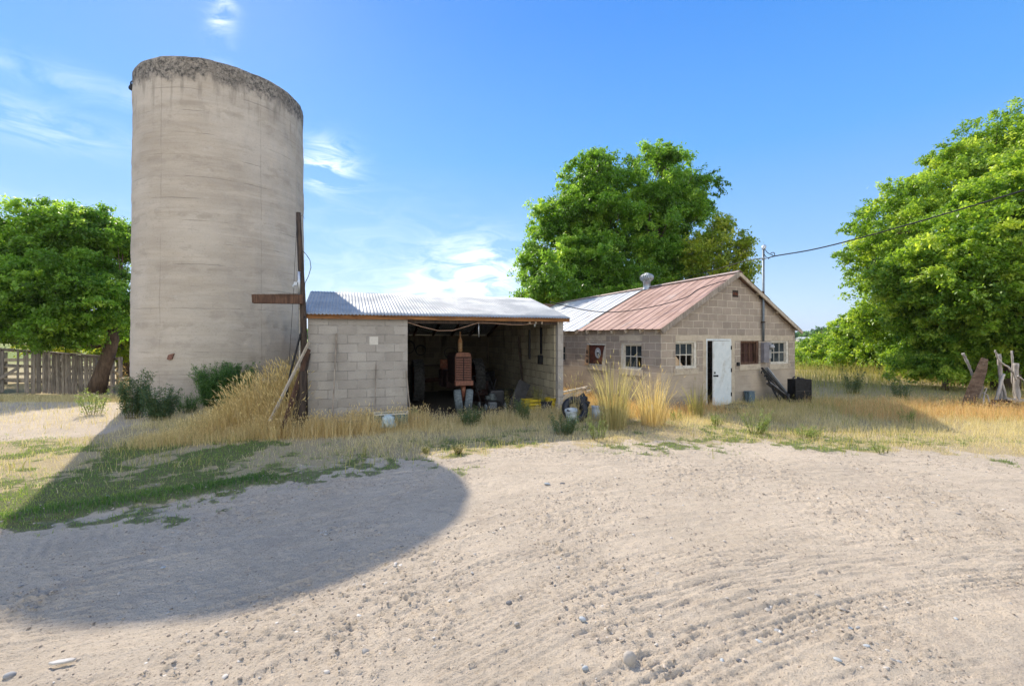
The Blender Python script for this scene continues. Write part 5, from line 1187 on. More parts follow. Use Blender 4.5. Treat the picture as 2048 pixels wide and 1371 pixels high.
# lean-to closet on the right wall
lt = [(HWd+.012, 1.80), (HWd+.42, 1.57), (HWd+.42, 1.50), (HWd+.012, 1.73)]
mb = MB(); mb.prism([(HWd+.004, -.1), (HWd+.27, -.1), (HWd+.27, 1.60), (HWd+.004, 1.72)], .55, 2.2); mb.build('lean_to', M['darkwood'], house)
mb = MB(); mb.prism(lt, .42, 2.35); mb.build('lean_to_roof', M['greywood'], house)
mb = MB(); mb.b2((HWd+.10, .535, .0), (HWd+.16, .549, 1.62)); mb.build('lean_to_batten', M['greywood'], house)

# wires
def wire(name, pts, r, label, m=None, cat='wire'):
    # Catmull-Rom through the points
    pts = [Vector(p) for p in pts]; out = []
    for i in range(len(pts)-1):
        p0 = pts[max(i-1, 0)]; p1 = pts[i]; p2 = pts[i+1]; p3 = pts[min(i+2, len(pts)-1)]
        for k_ in range(6):
            t = k_/6; out.append(.5*((2*p1)+(p2-p0)*t+(2*p0-5*p1+4*p2-p3)*t*t+(3*p1-p0-3*p2+p3)*t**3))
    out.append(pts[-1]); mb = MB(); mb.tube(out, r, 6)
    return tag(mb.build(name, m or M['wire']), label, cat)
top = HW(m0, -.06, mz1-.28)
wire('power_line', [HW(m0, -.10, mz1-.30)+Vector((.10, -.02, -.01)), P(1549, 512, 13.6), P(1620, 500, 13.0), P(1700, 481, 12.2), P(1820, 448, 11.2), P(1940, 413, 10.3), P(2048, 380, 9.6), P(2260, 312, 8.6)], .017, 'heavy twisted service cable running from the mast to the upper right')
wire('drip_loop', [HW(m0, -.08, mz1+.02), P(1535, 505, 13.75), P(1543, 509, 13.7), P(1549, 512, 13.6), P(1548, 505, 13.65), P(1541, 506, 13.7)], .011, 'small drooping loop of wire beside the mast head', cat='wire')
wire('drip_loop', [HW(m0, -.08, mz1-.20), P(1528, 508, 13.75), P(1534, 515, 13.7), P(1543, 514, 13.65), P(1549, 512, 13.6)], .011, 'lower slack loop of wire joining the mast to the service cable')
wire('thin_wire', [HW(m0, -.06, mz1-.28), P(1490, 522, 15.0), P(1440, 536, 17), P(1380, 552, 20), P(1310, 572, 22), P(1280, 580, 23)], .012, 'thin wire running from the mast back over the ridge towards the large tree')
wire('roof_cable', [P(1462, 557, 13.1), P(1400, 577, 12.9), P(1375, 593, 12.8), P(1328, 608, 12.9), P(1266, 620, 13.2), P(1219, 624, 13.5), P(1179, 621, 13.9), P(1137, 613, 14.3), P(1100, 603, 14.6)], .013, 'black cable sagging across in front of the rusty roof')

# ------------------------------------------------------------------ scrap beside the house wall
p = HW(*[hit(1491, 806, 'y')[0], -.14, 0]); 
mb = MB(); mb.prism([(-.11, 0), (.12, 0), (.10, .34), (-.13, .37)], -.09, .09); mb.b2((-.145, -.10, .35), (.115, .10, .385)); mb.prism([(-.15, .05), (-.13, .05), (-.13, .36), (-.16, .3)], -.02, .02); o = mb.build('blue_canister', simple('faded_blue_grey_plastic', (.12, .17, .20), (.075, .11, .135), 10, .6), None, bevel=.012)
o.location = p; o.rotation_euler = (0, 0, HA-.1); tag(o, 'faded blue grey can standing against the concrete wall right of the door', 'can')
sc = thing('scrap_iron', 'heap of dark scrap iron frames leaning on the wall under the right window', 'scrap', HW(4.55, -.5, 0), HA)
mb = MB(); mb.bar((-.45, .40, 1.05), (.18, .02, .02), .05, .05); mb.bar((-.35, .40, 1.0), (.40, .0, .0), .025, .025); mb.bar((-.43, .38, .98), (-.15, .02, .0), .045, .04); mb.build('iron_bar', M['darkmetal'], sc)
mb = MB(); mb.bar((-.22, .42, 1.05), (.38, .05, .12), .13, .02, (1, 0, .5)); mb.build('white_panel', simple('chalky_grey_sheet_metal', (.42, .44, .46), (.30, .32, .34), 9, .5, .2), sc)
mb = MB(); mb.bar((-.27, .34, .98), (.30, -.03, .08), .035, .02, (1, 0, .5)); mb.bar((-.30, .30, .60), (.34, -.06, .02), .16, .04, (1, 0, .5)); mb.tube([(-.18, .36, 1.0), (-.22, .32, .6), (-.12, .2, .25)], .02, 6); mb.build('grey_bar', simple('scuffed_grey_iron', (.18, .17, .165), (.09, .085, .085), 14, .5, .4), sc)
mb = MB()
for i in range(9):
    a = (-.44+.05*i+random.uniform(-.03, .03), .38-.04*i, .95-.1*i); mb.tube([a, (a[0]-.07, a[1]-.04, a[2]+.02), (a[0]-.08, a[1]-.02, a[2]-.06)], .017, 6)
for i in range(7): 
    x_ = random.uniform(-.1, .45); mb.tube([(x_, -.1, .03), (x_+.1, -.15, .12), (x_+.2, -.1, .04)], .018, 6)
mb.build('hooks', M['rubber'], sc)
mb = MB(); mb.lathe([(.12, -.02), (.17, -.03), (.185, 0), (.17, .03), (.12, .02)], (.12, -.12, .12), 18, rot=Matrix.Rotation(R(70), 3, 'X') @ Matrix.Rotation(R(20), 3, 'Y')); mb.build('wheel', M['rubber'], sc)
bxp = HW(4.98, -.70, 0); bx = thing('steel_box', 'black rusty steel box standing on the grass at the right corner of the house', 'box', bxp, R(10)); bx.scale = (.72, .72, .90)
mb = MB(); hh_ = .80; mb.b2((-.37, -.22, .04), (.37, -.205, hh_)); mb.b2((-.37, .20, .04), (.37, .22, hh_)); mb.b2((-.37, -.204, .04), (-.355, .199, hh_)); mb.b2((.355, -.204, .04), (.37, .199, hh_)); mb.b2((-.354, -.204, .04), (.354, .199, .06)); mb.build('panel', M['darkmetal'], bx)
mb = MB(); mb.b2((-.36, -.235, .40), (.36, -.221, .43)); mb.b2((-.36, -.235, .10), (.36, -.221, .13)); mb.b2((-.385, -.24, hh_-.03), (-.35, -.2, hh_+.03)); mb.b2((.05, -.235, .15), (.09, -.222, .38)); mb.b2((.345, -.24, 0), (.385, -.2, hh_)); mb.build('rib', simple('black_iron_strap', (.055, .05, .05), (.03, .028, .028), 14, .6, .3), bx)
mb = MB(); mb.tube([(-.30, .0, .5), (-.28, 0, .86), (-.2, 0, .88)], .03, 8); mb.tube([(-.05, .05, .5), (-.02, .05, .87), (.05, .06, .84)], .035, 8); mb.box((.1, .0, .80), (.2, .1, .07)); mb.build('scrap_inside', M['rubber'], bx)

# white lumber pile between shed and house
def gtube(): pass
for i, (a, b_, w, col, lab) in enumerate((
    ((1122, 797), (1192, 779), .09, 'whitepaint', 'lowest thick white plank of the pile between shed and house'),
    ((1128, 790), (1188, 776), .05, 'whitepaint', 'middle white plank of the pile between shed and house'),
    ((1126, 784), (1190, 770), .05, 'whitepaint', 'topmost white plank of the pile between shed and house'))):
    A = P(a[0], a[1], 13.6+i*.12); B = P(b_[0], b_[1], 14.9+i*.12); mb = MB(); mb.bar(A, B, w*1.2, w, (0, 0, 1), .004)
    tag(mb.build('white_plank', M[col]), lab, 'plank', 'white planks piled by the house wall')
mb = MB(); q = P(1150, 800, 14.0); mb.b2((q.x+.3, q.y+.3, 0), (q.x+.4, q.y+.5, .38)); tag(mb.build('support_block', M['block_house']), 'low block under the white planks between shed and house', 'block')
pg_ = G(1303, 838); blob('plastic_jug', (pg_.x, pg_.y+.1, .16), (.09, .07, .14), wp, 4.4, 3, .5, 2.5, 'white crushed plastic jug between the two tall bunchgrass clumps', 'jug')
mb = MB(); q = P(1103, 790, 13.4)
# ------------------------------------------------------------------ leaning slab, posts and branches at the right
YS = 12.6
def slab(name, px_pts, Y, th, m, label, cat, back=(.10, 0)):
    a = [P(x, y, Y) for x, y in px_pts]; b_ = [p+Vector((back[0], th, 0)) for p in a]; n = len(a); mb = MB()
    mb.add(a+b_, [tuple(range(n)), tuple(range(2*n-1, n-1, -1))]+[(i, i+n, (i+1) % n+n, (i+1) % n) for i in range(n)])
    return tag(mb.build(name, m, None), label, cat)
def slabmat():
    t = NT('rough_brown_slab', .95, .1); o = t.coords('Object', (1, 1, 1), (0, .3, 0)); n1 = t.noise(t.coords('Object', (2, 2, 9), (0, .3, 0)), 1.4, 6, .7, .4); n2 = t.noise(o, 24, 6, .8)
    c = t.mix(t.rng(n1, .35, .62), (.19, .135, .10), (.10, .068, .05)); c = t.mix(t.rng(n2, .5, .72, 0, .7), c, (.30, .24, .19)); t.col(c); t.bump(t.math('ADD', n1, n2), .9, .03); return t.m
M['slab'] = slabmat()
slab('leaning_slab', [(1922, 812), (1921, 828), (1951, 830), (1952, 806), (1966, 770), (1974, 742), (1976, 719), (1962, 715), (1955, 728), (1950, 742), (1944, 752), (1936, 772), (1926, 797)], YS, .24, M['slab'], 'tall rough brown slab leaning to the right in the dry grass', 'slab', back=(.26, 0))
slab('timber_offcut', [(1955, 796), (1961, 797), (1970, 772), (1964, 771)], YS+.05, .22, M['greywood'], 'grey squared offcut leaning on the back of the brown slab', 'timber', back=(.18, 0))
def branch(name, pts, radii, label, cat='branch', group='bare posts and branches by the leaning slab', Y0=YS, m='barkpale'):
    w_ = [P(p[0], p[1], p[2] if len(p) > 2 else Y0) for p in pts]; mb = MB(); out = []; rr_ = []
    for i in range(len(w_)-1):
        for k_ in range(4):
            t = k_/4; out.append(w_[i].lerp(w_[i+1], t)+Vector((random.uniform(-1, 1), random.uniform(-1, 1), 0))*.008); rr_.append((radii[i]*(1-t)+radii[i+1]*t)*random.uniform(.9, 1.12))
    out.append(w_[-1]); rr_.append(radii[-1]); mb.tube(out, rr_, 9)
    return tag(mb.build(name, M[m]), label, cat, group)
branch('bare_branch', [(1926, 706), (1933, 720), (1940, 737), (1946, 752), (1949, 770), (1950, 800, 13.0)], [.035, .035, .03, .03, .035, .04], 'curved bare branch rising left of the brown slab', Y0=13.1)
branch('bare_post', [(1998, 708), (2000, 730), (2002, 760), (2003, 800), (2004, 825)], [.045, .05, .045, .05, .05], 'upright bare post with a crook, right of the brown slab', cat='post')
branch('bare_branch', [(1990, 700), (1995, 714), (2002, 725), (2016, 733), (2027, 746), (2032, 760)], [.02, .022, .024, .024, .026, .028], 'thin white branch swooping between the two bare posts', Y0=12.5)
branch('bare_post', [(2008, 748), (2002, 764), (1996, 784), (1988, 815), (1986, 826)], [.03, .035, .04, .045, .045], 'short post leaning left across the crooked post', cat='post', Y0=12.45)
branch('bare_branch', [(2003, 762), (2008, 780), (2013, 800), (2015, 822)], [.03, .03, .03, .03], 'short stub leaning right from the foot of the crooked post', Y0=12.55)
branch('bare_branch', [(2023, 701), (2025, 728), (2025, 752), (2029, 790), (2031, 815)], [.024, .026, .028, .03, .03], 'slim straight pale branch left of the thickest post', Y0=12.7)
branch('bare_post', [(2032, 726), (2032, 750), (2035, 790), (2036, 815)], [.058, .055, .062, .065], 'thickest bare post at the right edge', cat='post', Y0=12.6)
branch('bare_branch', [(2036, 751), (2046, 759), (2060, 768)], [.02, .02, .016], 'thin branch reaching off the right edge from the thickest post', Y0=12.5)
branch('bare_branch', [(1967, 785), (1975, 790), (1981, 812, 12.4)], [.018, .018, .02], 'forked white twig standing at the foot of the slab', Y0=12.5)
branch('bare_branch', [(1973, 775), (1968, 795), (1963, 818, 12.45)], [.016, .018, .02], 'straight white twig beside the forked one', Y0=12.5)
mb = MB(); mb.bar(P(2010, 797, 12.3), P(2075, 803, 12.0), .30, .05, (0, 0, 1), .005); tag(mb.build('plank', M['palewood']), 'pale thick plank lying across the heap at the right edge', 'plank')
mb = MB(); mb.bar(P(1985, 800, 12.5), P(2022, 803, 12.2), .20, .05, (0, 0, 1), .005); tag(mb.build('plank', M['brownwood']), 'brown plank lying under the pale thick one at the right edge', 'plank')
for pts, lab in (([(1960, 822), (1985, 808, 12.3), (2004, 816, 12.0)], 'dark curved log lying behind the foot of the slab'), ([(2000, 812), (2030, 810, 12.4), (2070, 820)], 'dark log lying under the planks at the right edge')):
    branch('log', pts, [.06, .07, .06], lab, cat='log', group=None, Y0=12.6, m='bark')

# ------------------------------------------------------------------ board fence at the left
fence = thing('board_fence', 'leaning grey board fence with missing boards behind the left tree', 'fence', (0, 0, 0))
fp = [(-420, 775, 662), (-200, 772, 680), (0, 777, 697), (90, 779, 703), (180, 786, 711), (238, 789, 715)]   # px, bottom, top
def fpt(t):
    xs_ = [f[0] for f in fp]; yb_ = np.interp(t, xs_, [f[1]+1 for f in fp]); yt_ = np.interp(t, xs_, [f[2] for f in fp]); Y = 20.6-.0045*t; g = P(t, yb_+4, Y)
    top_ = P(t, yt_, Y+.08); return g, top_
boards = MB(); t_ = -400.0; done_ = False
while t_ < 182:
    if t_ > -215 and len(boards.v) and not done_: boards.build('boards', M['greywood'], fence); boards = MB(); done_ = True
    g, tp = fpt(t_); g2, _ = fpt(t_+6); d = (g2-g).normalized()
    wd = random.uniform(.09, .15); gapped = (-4 < t_ < 12) or (16 < t_ < 66) or (-230 < t_ < -200)
    if not gapped or random.random() < .5:
        le = random.uniform(-.05, .05); dt = random.uniform(-.10, .03)
        boards.bar(g+Vector((0, random.uniform(0, .05), -.05)), tp+d*le+Vector((0, 0, dt)), wd, .02, Vector((d.y, -d.x, 0)), .006)
    t_ += wd*910/g.y*random.uniform(1.0, 1.12)
boards.build('boards', M['greywood'], fence)
for (zf, off) in ((.25, .06), (.62, .07), (.97, .06)):
    mb = MB()
    for a, b_ in zip(np.arange(-400, 232, 40), np.arange(-360, 272, 40)):
        g, tp = fpt(a); g2, tp2 = fpt(b_); mb.bar(g.lerp(tp, zf)+Vector((0, off, 0)), g2.lerp(tp2, zf)+Vector((0, off, random.uniform(-.02, .02))), .03, .10, (0, 0, 1), .004)
    mb.build('rail', M['greywood'], fence)
mb = MB()
for a, b_ in zip(np.arange(-400, 220, 60), np.arange(-330, 290, 60)):
    g, tp = fpt(a); g2, tp2 = fpt(min(b_, 236)); mb.bar(tp+Vector((0, 0, .03)), tp2+Vector((0, 0, random.uniform(-.01, .06))), .12, .02, (0, 0, 1), .004)
mb.build('cap_board', M['greywood'], fence)
for a in (-360, -240, -120, -8, 62, 128, 186, 200, 222, 236):
    g, tp = fpt(a); mb = MB(); mb.bar(g+Vector((0, .09, -.1)), tp+Vector((random.uniform(-.03, .03), .09, .03)), .12, .10, (1, 0, 0), .008); mb.build('post', M['greywood'], fence)
mb = MB(); a = fpt(-10); mb.bar(P(-14, 765, a[0].y-.12), P(38, 734, a[0].y-.12), .13, .02, (0, -1, 0), .004); mb.build('brace', M['greywood'], fence)
rf = thing('rail_fence', 'corral of rough horizontal rails behind the board fence', 'fence', (0, 0, 0))
for zz_ in (-.3, .05, .4, .8):
    mb = MB()
    for k_ in range(9): mb.bar((-34+k_*3.2, 25-.15*k_, zz_+random.uniform(-.04, .04)), (-30.7+k_*3.2, 24.9-.15*k_, zz_+random.uniform(-.04, .04)), .04, .15, (0, 0, 1), .01)
    mb.build('rail', M['palewood'], rf)
for k_ in range(10): mb = MB(); mb.tube([(-34+k_*3.2, 25.1-.15*k_, -.8), (-34+k_*3.2, 25.1-.15*k_, 1.2)], .08, 8); mb.build('post', M['greywood'], rf)
# ------------------------------------------------------------------ trees
def leaf_mesh(name, C, D, L, Wd, rnd, m, parent, seed=0, droop=.35):
    """C centres (n,3), D outward dirs (n,3), one kinked diamond-shaped leaf each"""
    r = np.random.default_rng(seed); n = len(C)
    d = D*.55+r.normal(0, .55, (n, 3)); d[:, 2] -= droop; d /= np.linalg.norm(d, axis=1)[:, None]+1e-9
    up = r.normal(0, .45, (n, 3))+np.array([0, 0, .9])+D*.35
    s = np.cross(d, up); s /= np.linalg.norm(s, axis=1)[:, None]+1e-9; nn = np.cross(s, d)
    L = L*r.uniform(.65, 1.2, n)[:, None]; w = L*Wd
    V = np.stack([C-d*L*.5, C-d*L*.05+s*w*.5+nn*L*.06, C+d*L*.5-nn*L*.05, C-d*L*.05-s*w*.5+nn*L*.06], 1)
    me = mesh_arrays(name, V.reshape(-1, 3), [np.arange(n*4).reshape(n, 4)], {'rnd': np.repeat(rnd, 4)})
    return link_mesh(name, me, m, parent)
def lobes_px(lst):   # (px,py,Y,rx_px,rz_px,ry_m)
    return [(P(a, b, Y), rx*Y/F, ry, rz*Y/F) for a, b, Y, rx, rz, ry in lst]
def crown_points(lobes, per_m2, leaves_per, csize, seed, shell=.5, rough=.32, gap=.0):
    """lobes -> boughs on the lobe's skin -> leafy sprays over each bough's upper side; gaps stay open between boughs"""
    r = np.random.default_rng(seed); CC = []; DD = []; RR = []; tips = []
    for li, (c, rx, ry, rz) in enumerate(lobes):
        rx, ry, rz = rx*.86, ry*.9, rz*.84; mr = (rx*ry*rz)**(1/3); area = 4*math.pi*((rx*ry)**1.6/3+(rx*rz)**1.6/3+(ry*rz)**1.6/3)**(1/1.6)
        rs = min(.85, max(.34, mr*.40))*csize/.38 if mr > .7 else mr*.5
        nb = max(5, int(area*.50/(rs*rs))); u = r.normal(0, 1, (nb, 3)); u /= np.linalg.norm(u, axis=1)[:, None]
        rad = 1-shell*.9*r.random(nb)**1.6+rough*.35*r.normal(0, 1, nb).clip(-1.5, 1.6)
        bc = np.array(c)[None]+u*rad[:, None]*np.array([rx, ry, rz])[None]; br = rs*r.uniform(.6, 1.35, nb)
        bcol = np.clip(.42+.24*r.normal(0, 1, nb), 0, 1)
        ns = max(4, int(per_m2*rs*rs*4.2))
        v = r.normal(0, 1, (nb, ns, 3)); v[..., 2] = v[..., 2]*.8+.35; v += u[:, None]*.7; v /= np.linalg.norm(v, axis=2)[..., None]
        ctr = bc[:, None]+v*(br[:, None, None]*r.uniform(.55, 1.08, (nb, ns, 1)))*np.array([1.15, 1.15, .72])
        vv = v.reshape(-1, 3); ct = ctr.reshape(-1, 3); n = len(ct); m_ = leaves_per; cs = csize*.62*r.uniform(.5, 1.3, (n, 1, 1))
        tw = vv+r.normal(0, .5, (n, 3)); tw /= np.linalg.norm(tw, axis=1)[:, None]
        s = r.uniform(-1, 1, (n, m_, 1)); off = tw[:, None]*s*cs*1.2+r.normal(0, .40, (n, m_, 3))*cs*np.array([1, 1, .7]); off[..., 2] -= (s[..., 0]**2)*cs[..., 0]*.5
        CC.append((ct[:, None]+off).reshape(-1, 3)); DD.append(np.repeat(vv, m_, 0))
        base = np.clip(np.repeat(bcol, ns)+r.normal(0, .12, n), 0, 1); RR.append(np.clip(np.repeat(base, m_)+r.normal(0, .12, n*m_), 0, 1)); tips.append(ct)
    return np.concatenate(CC), np.concatenate(DD), np.concatenate(RR), tips
def limb(mb, a, b_, r0, r1, bend=.12, n=8, seed=0):
    a = Vector(a); b_ = Vector(b_); d = b_-a; r = random.Random(seed); pts = []; rad = []
    side = Vector((r.uniform(-1, 1), r.uniform(-1, 1), 0))*d.length*bend
    for i in range(n+1):
        t = i/n; p = a.lerp(b_, t)+side*math.sin(t*math.pi)+Vector((0, 0, -d.length*.10*math.sin(t*math.pi)))
        p += Vector((r.uniform(-1, 1), r.uniform(-1, 1), r.uniform(-1, 1)))*r0*.35; pts.append(p); rad.append(r0*(1-t)+r1*t)
    mb.tube(pts, rad, 8 if r0 > .05 else 5); return pts
def tree(name, label, trunk, lobes, m, per_m2=9, leaves_per=34, leaf=.15, csize=.34, seed=1, group=None, bark='bark', ntw=7, droop=.35, shell=.5, rough=.56, gap=0, forks=None, wid=.5, cat='tree', limb_r=.45):
    base = Vector(trunk[0][0]); root = thing(name, label, cat, base, 0, group)
    mb = MB(); pts = [Vector(t[0])-base for t in trunk]; mb.tube(pts, [t[1] for t in trunk], 12)
    fork = pts[-1]; rt = trunk[-1][1]
    for i, (c, rx, ry, rz) in enumerate(lobes):
        c_ = Vector(c)-base; src = fork if not forks else min([Vector(f)-base for f in forks]+[fork], key=lambda q: (q-c_).length)
        L_ = limb(mb, src, c_, rt*limb_r, rt*.14, .12, 8, seed*31+i)
        rr_ = random.Random(seed*17+i)
        for k in range(ntw):
            u = Vector((rr_.gauss(0, 1), rr_.gauss(0, 1), rr_.gauss(.2, 1))).normalized(); e = c_+Vector((u.x*rx*.85, u.y*ry*.85, u.z*rz*.85))
            limb(mb, L_[rr_.choice((4, 5, 6, 7, 8))], e, rt*.14, rt*.03, .1, 5, seed*7+i*50+k)
    mb.build('trunk', M[bark], root, fix=False)
    C, D, Rn, tips = crown_points(lobes, per_m2, leaves_per, csize, seed, shell, rough, gap)
    leaf_mesh('crown', C-np.array(base)[None], D, leaf, wid, Rn, m, root, seed, droop)
    return root
LG = leaf_mat('boxelder_leaves', (.08, .17, .02), (.21, .39, .055), (.44, .61, .105), .58)
LD = leaf_mat('dark_green_leaves', (.05, .12, .04), (.10, .21, .06), (.20, .32, .09), .42)
LB = leaf_mat('bright_green_leaves', (.11, .22, .025), (.28, .43, .055), (.54, .64, .12), .55)
LY = leaf_mat('yellow_green_leaves', (.16, .24, .03), (.34, .42, .05), (.60, .60, .10), .55)
# large tree behind the house
g0 = G(1245, 745); g0 = Vector((P(1245, 700, 25).x, 25, 0))
tree('boxelder_tree', 'large bushy green tree with two rounded tops behind the block house',
     [(g0, .5), (P(1250, 690, 25), .42), (P(1255, 640, 25), .38)],
     lobes_px([(1200, 382, 25.5, 62, 76, 2.2), (1328, 378, 25.5, 68, 74, 2.3), (1132, 452, 25.2, 62, 68, 2.1), (1228, 470, 25, 88, 85, 2.8), (1356, 450, 25.5, 62, 82, 2.2), (1300, 450, 24.2, 60, 70, 1.6),
               (1072, 520, 24.5, 32, 42, 1.3), (1122, 565, 23.2, 66, 62, 2.1), (1180, 520, 23.0, 62, 55, 1.6), (1230, 580, 23.5, 85, 55, 2.0), (1330, 550, 24.5, 80, 66, 2.3), (1090, 592, 24, 44, 40, 1.5), (1160, 430, 24.2, 55, 60, 1.5), (1328, 318, 25.5, 26, 20, .8), (1195, 326, 25.5, 28, 18, .8)]),
     LG, per_m2=6.6, leaves_per=52, leaf=.165, csize=.42, seed=3, droop=.5)
g1 = Vector((P(1420, 700, 22).x, 22, 0))
tree('small_tree', 'sparse yellow green tree with visible branches beside the large bushy tree',
     [(g1, .16), (P(1428, 600, 22), .12), (P(1432, 560, 22), .10)],
     lobes_px([(1445, 480, 22.2, 42, 44, 1.1), (1470, 530, 22, 38, 45, 1.0), (1415, 540, 22, 35, 45, 1.0), (1440, 450, 22.5, 18, 18, .5), (1488, 495, 22, 14, 28, .5), (1484, 555, 21.6, 14, 22, .5), (1395, 500, 22.5, 30, 40, 1.0)]),
     LY, per_m2=1.8, leaves_per=14, leaf=.16, csize=.34, seed=5, bark='barkpale', ntw=12, shell=.75, rough=.5)
# trees at the right
def base_at(px, Y): return Vector((P(px, 700, Y).x, Y, 0))
b0 = base_at(2010, 17)
tree('maple_tree', 'nearest bright green leafy tree filling the right edge',
     [(b0, .42), (P(2015, 700, 17), .36), (P(2020, 640, 17), .3)],
     lobes_px([(2010, 430, 16.5, 90, 80, 2.0), (2090, 360, 16.5, 110, 90, 2.2), (1920, 500, 16.2, 85, 75, 1.9), (2020, 540, 15.6, 100, 75, 1.8), (1855, 570, 17, 85, 72, 1.9), (1950, 600, 15.8, 85, 62, 1.5), (2080, 620, 15.2, 90, 80, 1.7), (1815, 545, 17.5, 50, 48, 1.2), (1990, 660, 16, 80, 45, 1.6), (1890, 650, 17.3, 70, 45, 1.5), (2120, 480, 16, 90, 90, 2.0), (1965, 430, 17.4, 60, 50, 1.4), (1925, 690, 17.2, 50, 36, 1.2), (2010, 700, 16.6, 60, 36, 1.2), (1850, 630, 18, 60, 46, 1.4), (2075, 690, 16, 60, 40, 1.2)]),
     LB, per_m2=13, leaves_per=36, leaf=.135, csize=.29, seed=7, droop=.35, wid=.55)
b1 = base_at(1900, 24)
tree('maple_tree', 'darker spreading tree behind the nearest bright one, reaching furthest left over the sky',
     [(b1, .5), (P(1895, 690, 24), .42), (P(1890, 600, 24), .36)],
     lobes_px([(1785, 465, 23.5, 68, 62, 1.9), (1745, 515, 23, 50, 40, 1.5), (1850, 400, 24, 62, 55, 2.0), (1925, 345, 24.5, 66, 62, 2.0), (1990, 300, 24.5, 55, 50, 2.0), (2060, 290, 24.5, 70, 65, 2.2), (1880, 470, 24, 80, 80, 2.2), (1770, 580, 24.5, 50, 38, 1.4), (1735, 640, 24.5, 32, 28, 1.0), (1990, 400, 25, 80, 80, 2.0), (1820, 540, 24, 60, 60, 2.0)]),
     LB, per_m2=6.8, leaves_per=38, leaf=.17, csize=.40, seed=9)
def shrub(px, Y, lob, label, seed, m=LB, leaf=.15, per=8, cs=.32, lp=34):
    b_ = base_at(px, Y)
    return tree('shrub', label, [(b_, .10), (b_+Vector((.05, 0, .8)), .08)], lobes_px(lob), m, per_m2=per, leaves_per=lp, leaf=leaf, csize=cs, seed=seed, group='bright green shrubs along the far side of the meadow', ntw=4, cat='shrub')
shrub(1640, 30, [(1635, 715, 30, 42, 32, 1.6), (1665, 690, 30.5, 30, 26, 1.4), (1610, 735, 29, 22, 20, 1.0), (1625, 695, 30, 22, 18, .9)], 'leftmost low bright shrub beside the house corner', 21)
shrub(1690, 28, [(1690, 690, 28, 36, 44, 1.7), (1686, 655, 28.5, 16, 18, .8), (1720, 700, 27.5, 34, 40, 1.5), (1700, 725, 27, 46, 24, 1.5)], 'rounded shrub with a small raised tuft, left of the tall dark tree', 23)
shrub(1765, 26, [(1755, 670, 26.5, 50, 48, 1.7), (1775, 710, 25.5, 56, 38, 1.5), (1740, 640, 27, 34, 30, 1.2), (1800, 640, 25.5, 50, 46, 1.6), (1770, 625, 26, 36, 30, 1.2)], 'tallest shrub of the row, under the dark tree', 25)
shrub(1850, 23, [(1845, 690, 23, 60, 48, 1.6), (1810, 715, 22.5, 44, 30, 1.3), (1885, 715, 22, 50, 34, 1.3), (1900, 670, 22, 54, 46, 1.6), (1840, 650, 22.5, 56, 44, 1.6)], 'broad shrub between the row and the brown slab', 27)
shrub(1890, 17, [(1880, 722, 17.5, 56, 36, 1.2), (1835, 732, 18.5, 44, 28, 1.0), (1935, 735, 16.5, 46, 28, 1.0), (1890, 690, 18, 50, 34, 1.2)], 'light green bush low behind the brown slab on its left', 31, leaf=.12, per=12, cs=.27)
shrub(1985, 19, [(1930, 715, 20, 52, 40, 1.3), (1990, 720, 19, 56, 46, 1.4), (2060, 720, 18, 60, 50, 1.5), (2035, 690, 19, 60, 40, 1.4)], 'dark hedge like shrub behind the bare posts', 29, m=LB, leaf=.13, per=11, cs=.28)
# left tree and neighbours
tb = P(193, 782, 19.6)
tree('elm_tree', 'leaning green tree with a thick forked trunk left of the silo',
     [(tb, .36), (P(203, 748, tb.y), .28), (P(216, 712, tb.y), .255), (P(226, 678, tb.y), .22), (P(226, 650, tb.y), .16)],
     lobes_px([(135, 470, 19.92, 88, 55, 2.30), (60, 520, 19.20, 75, 62, 2.30), (205, 505, 20.16, 52, 62, 1.72), (120, 575, 18.60, 85, 70, 2.07), (35, 615, 18.72, 75, 55, 1.95), (200, 600, 18.96, 55, 60, 1.61), (90, 655, 18.24, 80, 38, 1.61), (160, 445, 20.16, 60, 30, 1.61), (-40, 560, 19.20, 60, 80, 2.07), (-20, 655, 18.48, 60, 40, 1.38), (245, 640, 20.40, 22, 36, 0.92), (245, 480, 20.64, 22, 36, 0.92)]),
     LG, per_m2=11.5, leaves_per=36, leaf=.155, csize=.35, seed=11, forks=[P(200, 692, tb.y), P(226, 650, tb.y)], rough=.56)
tree('elm_tree', 'second leafy tree rising at the far left edge beyond the fence',
     [(base_at(-60, 24), .4), (P(-60, 640, 24), .3)], lobes_px([(-20, 500, 24, 70, 50, 2), (-60, 580, 24, 90, 70, 2.4), (30, 600, 25, 60, 60, 2), (20, 470, 25, 30, 20, 1)]),
     LG, per_m2=5.5, leaves_per=36, leaf=.19, csize=.42, seed=13)
tree('elm_tree', 'sunlit bright bush seen under the left tree beside the silo',
     [(base_at(250, 23), .2), (P(250, 680, 23), .15)], lobes_px([(262, 690, 23, 45, 36, 1.5), (225, 700, 24, 40, 26, 1.3), (280, 640, 24, 40, 40, 1.3), (120, 690, 27, 70, 22, 1.6), (180, 665, 26, 50, 25, 1.6)]),
     LY, per_m2=6, leaves_per=30, leaf=.16, csize=.34, seed=15)

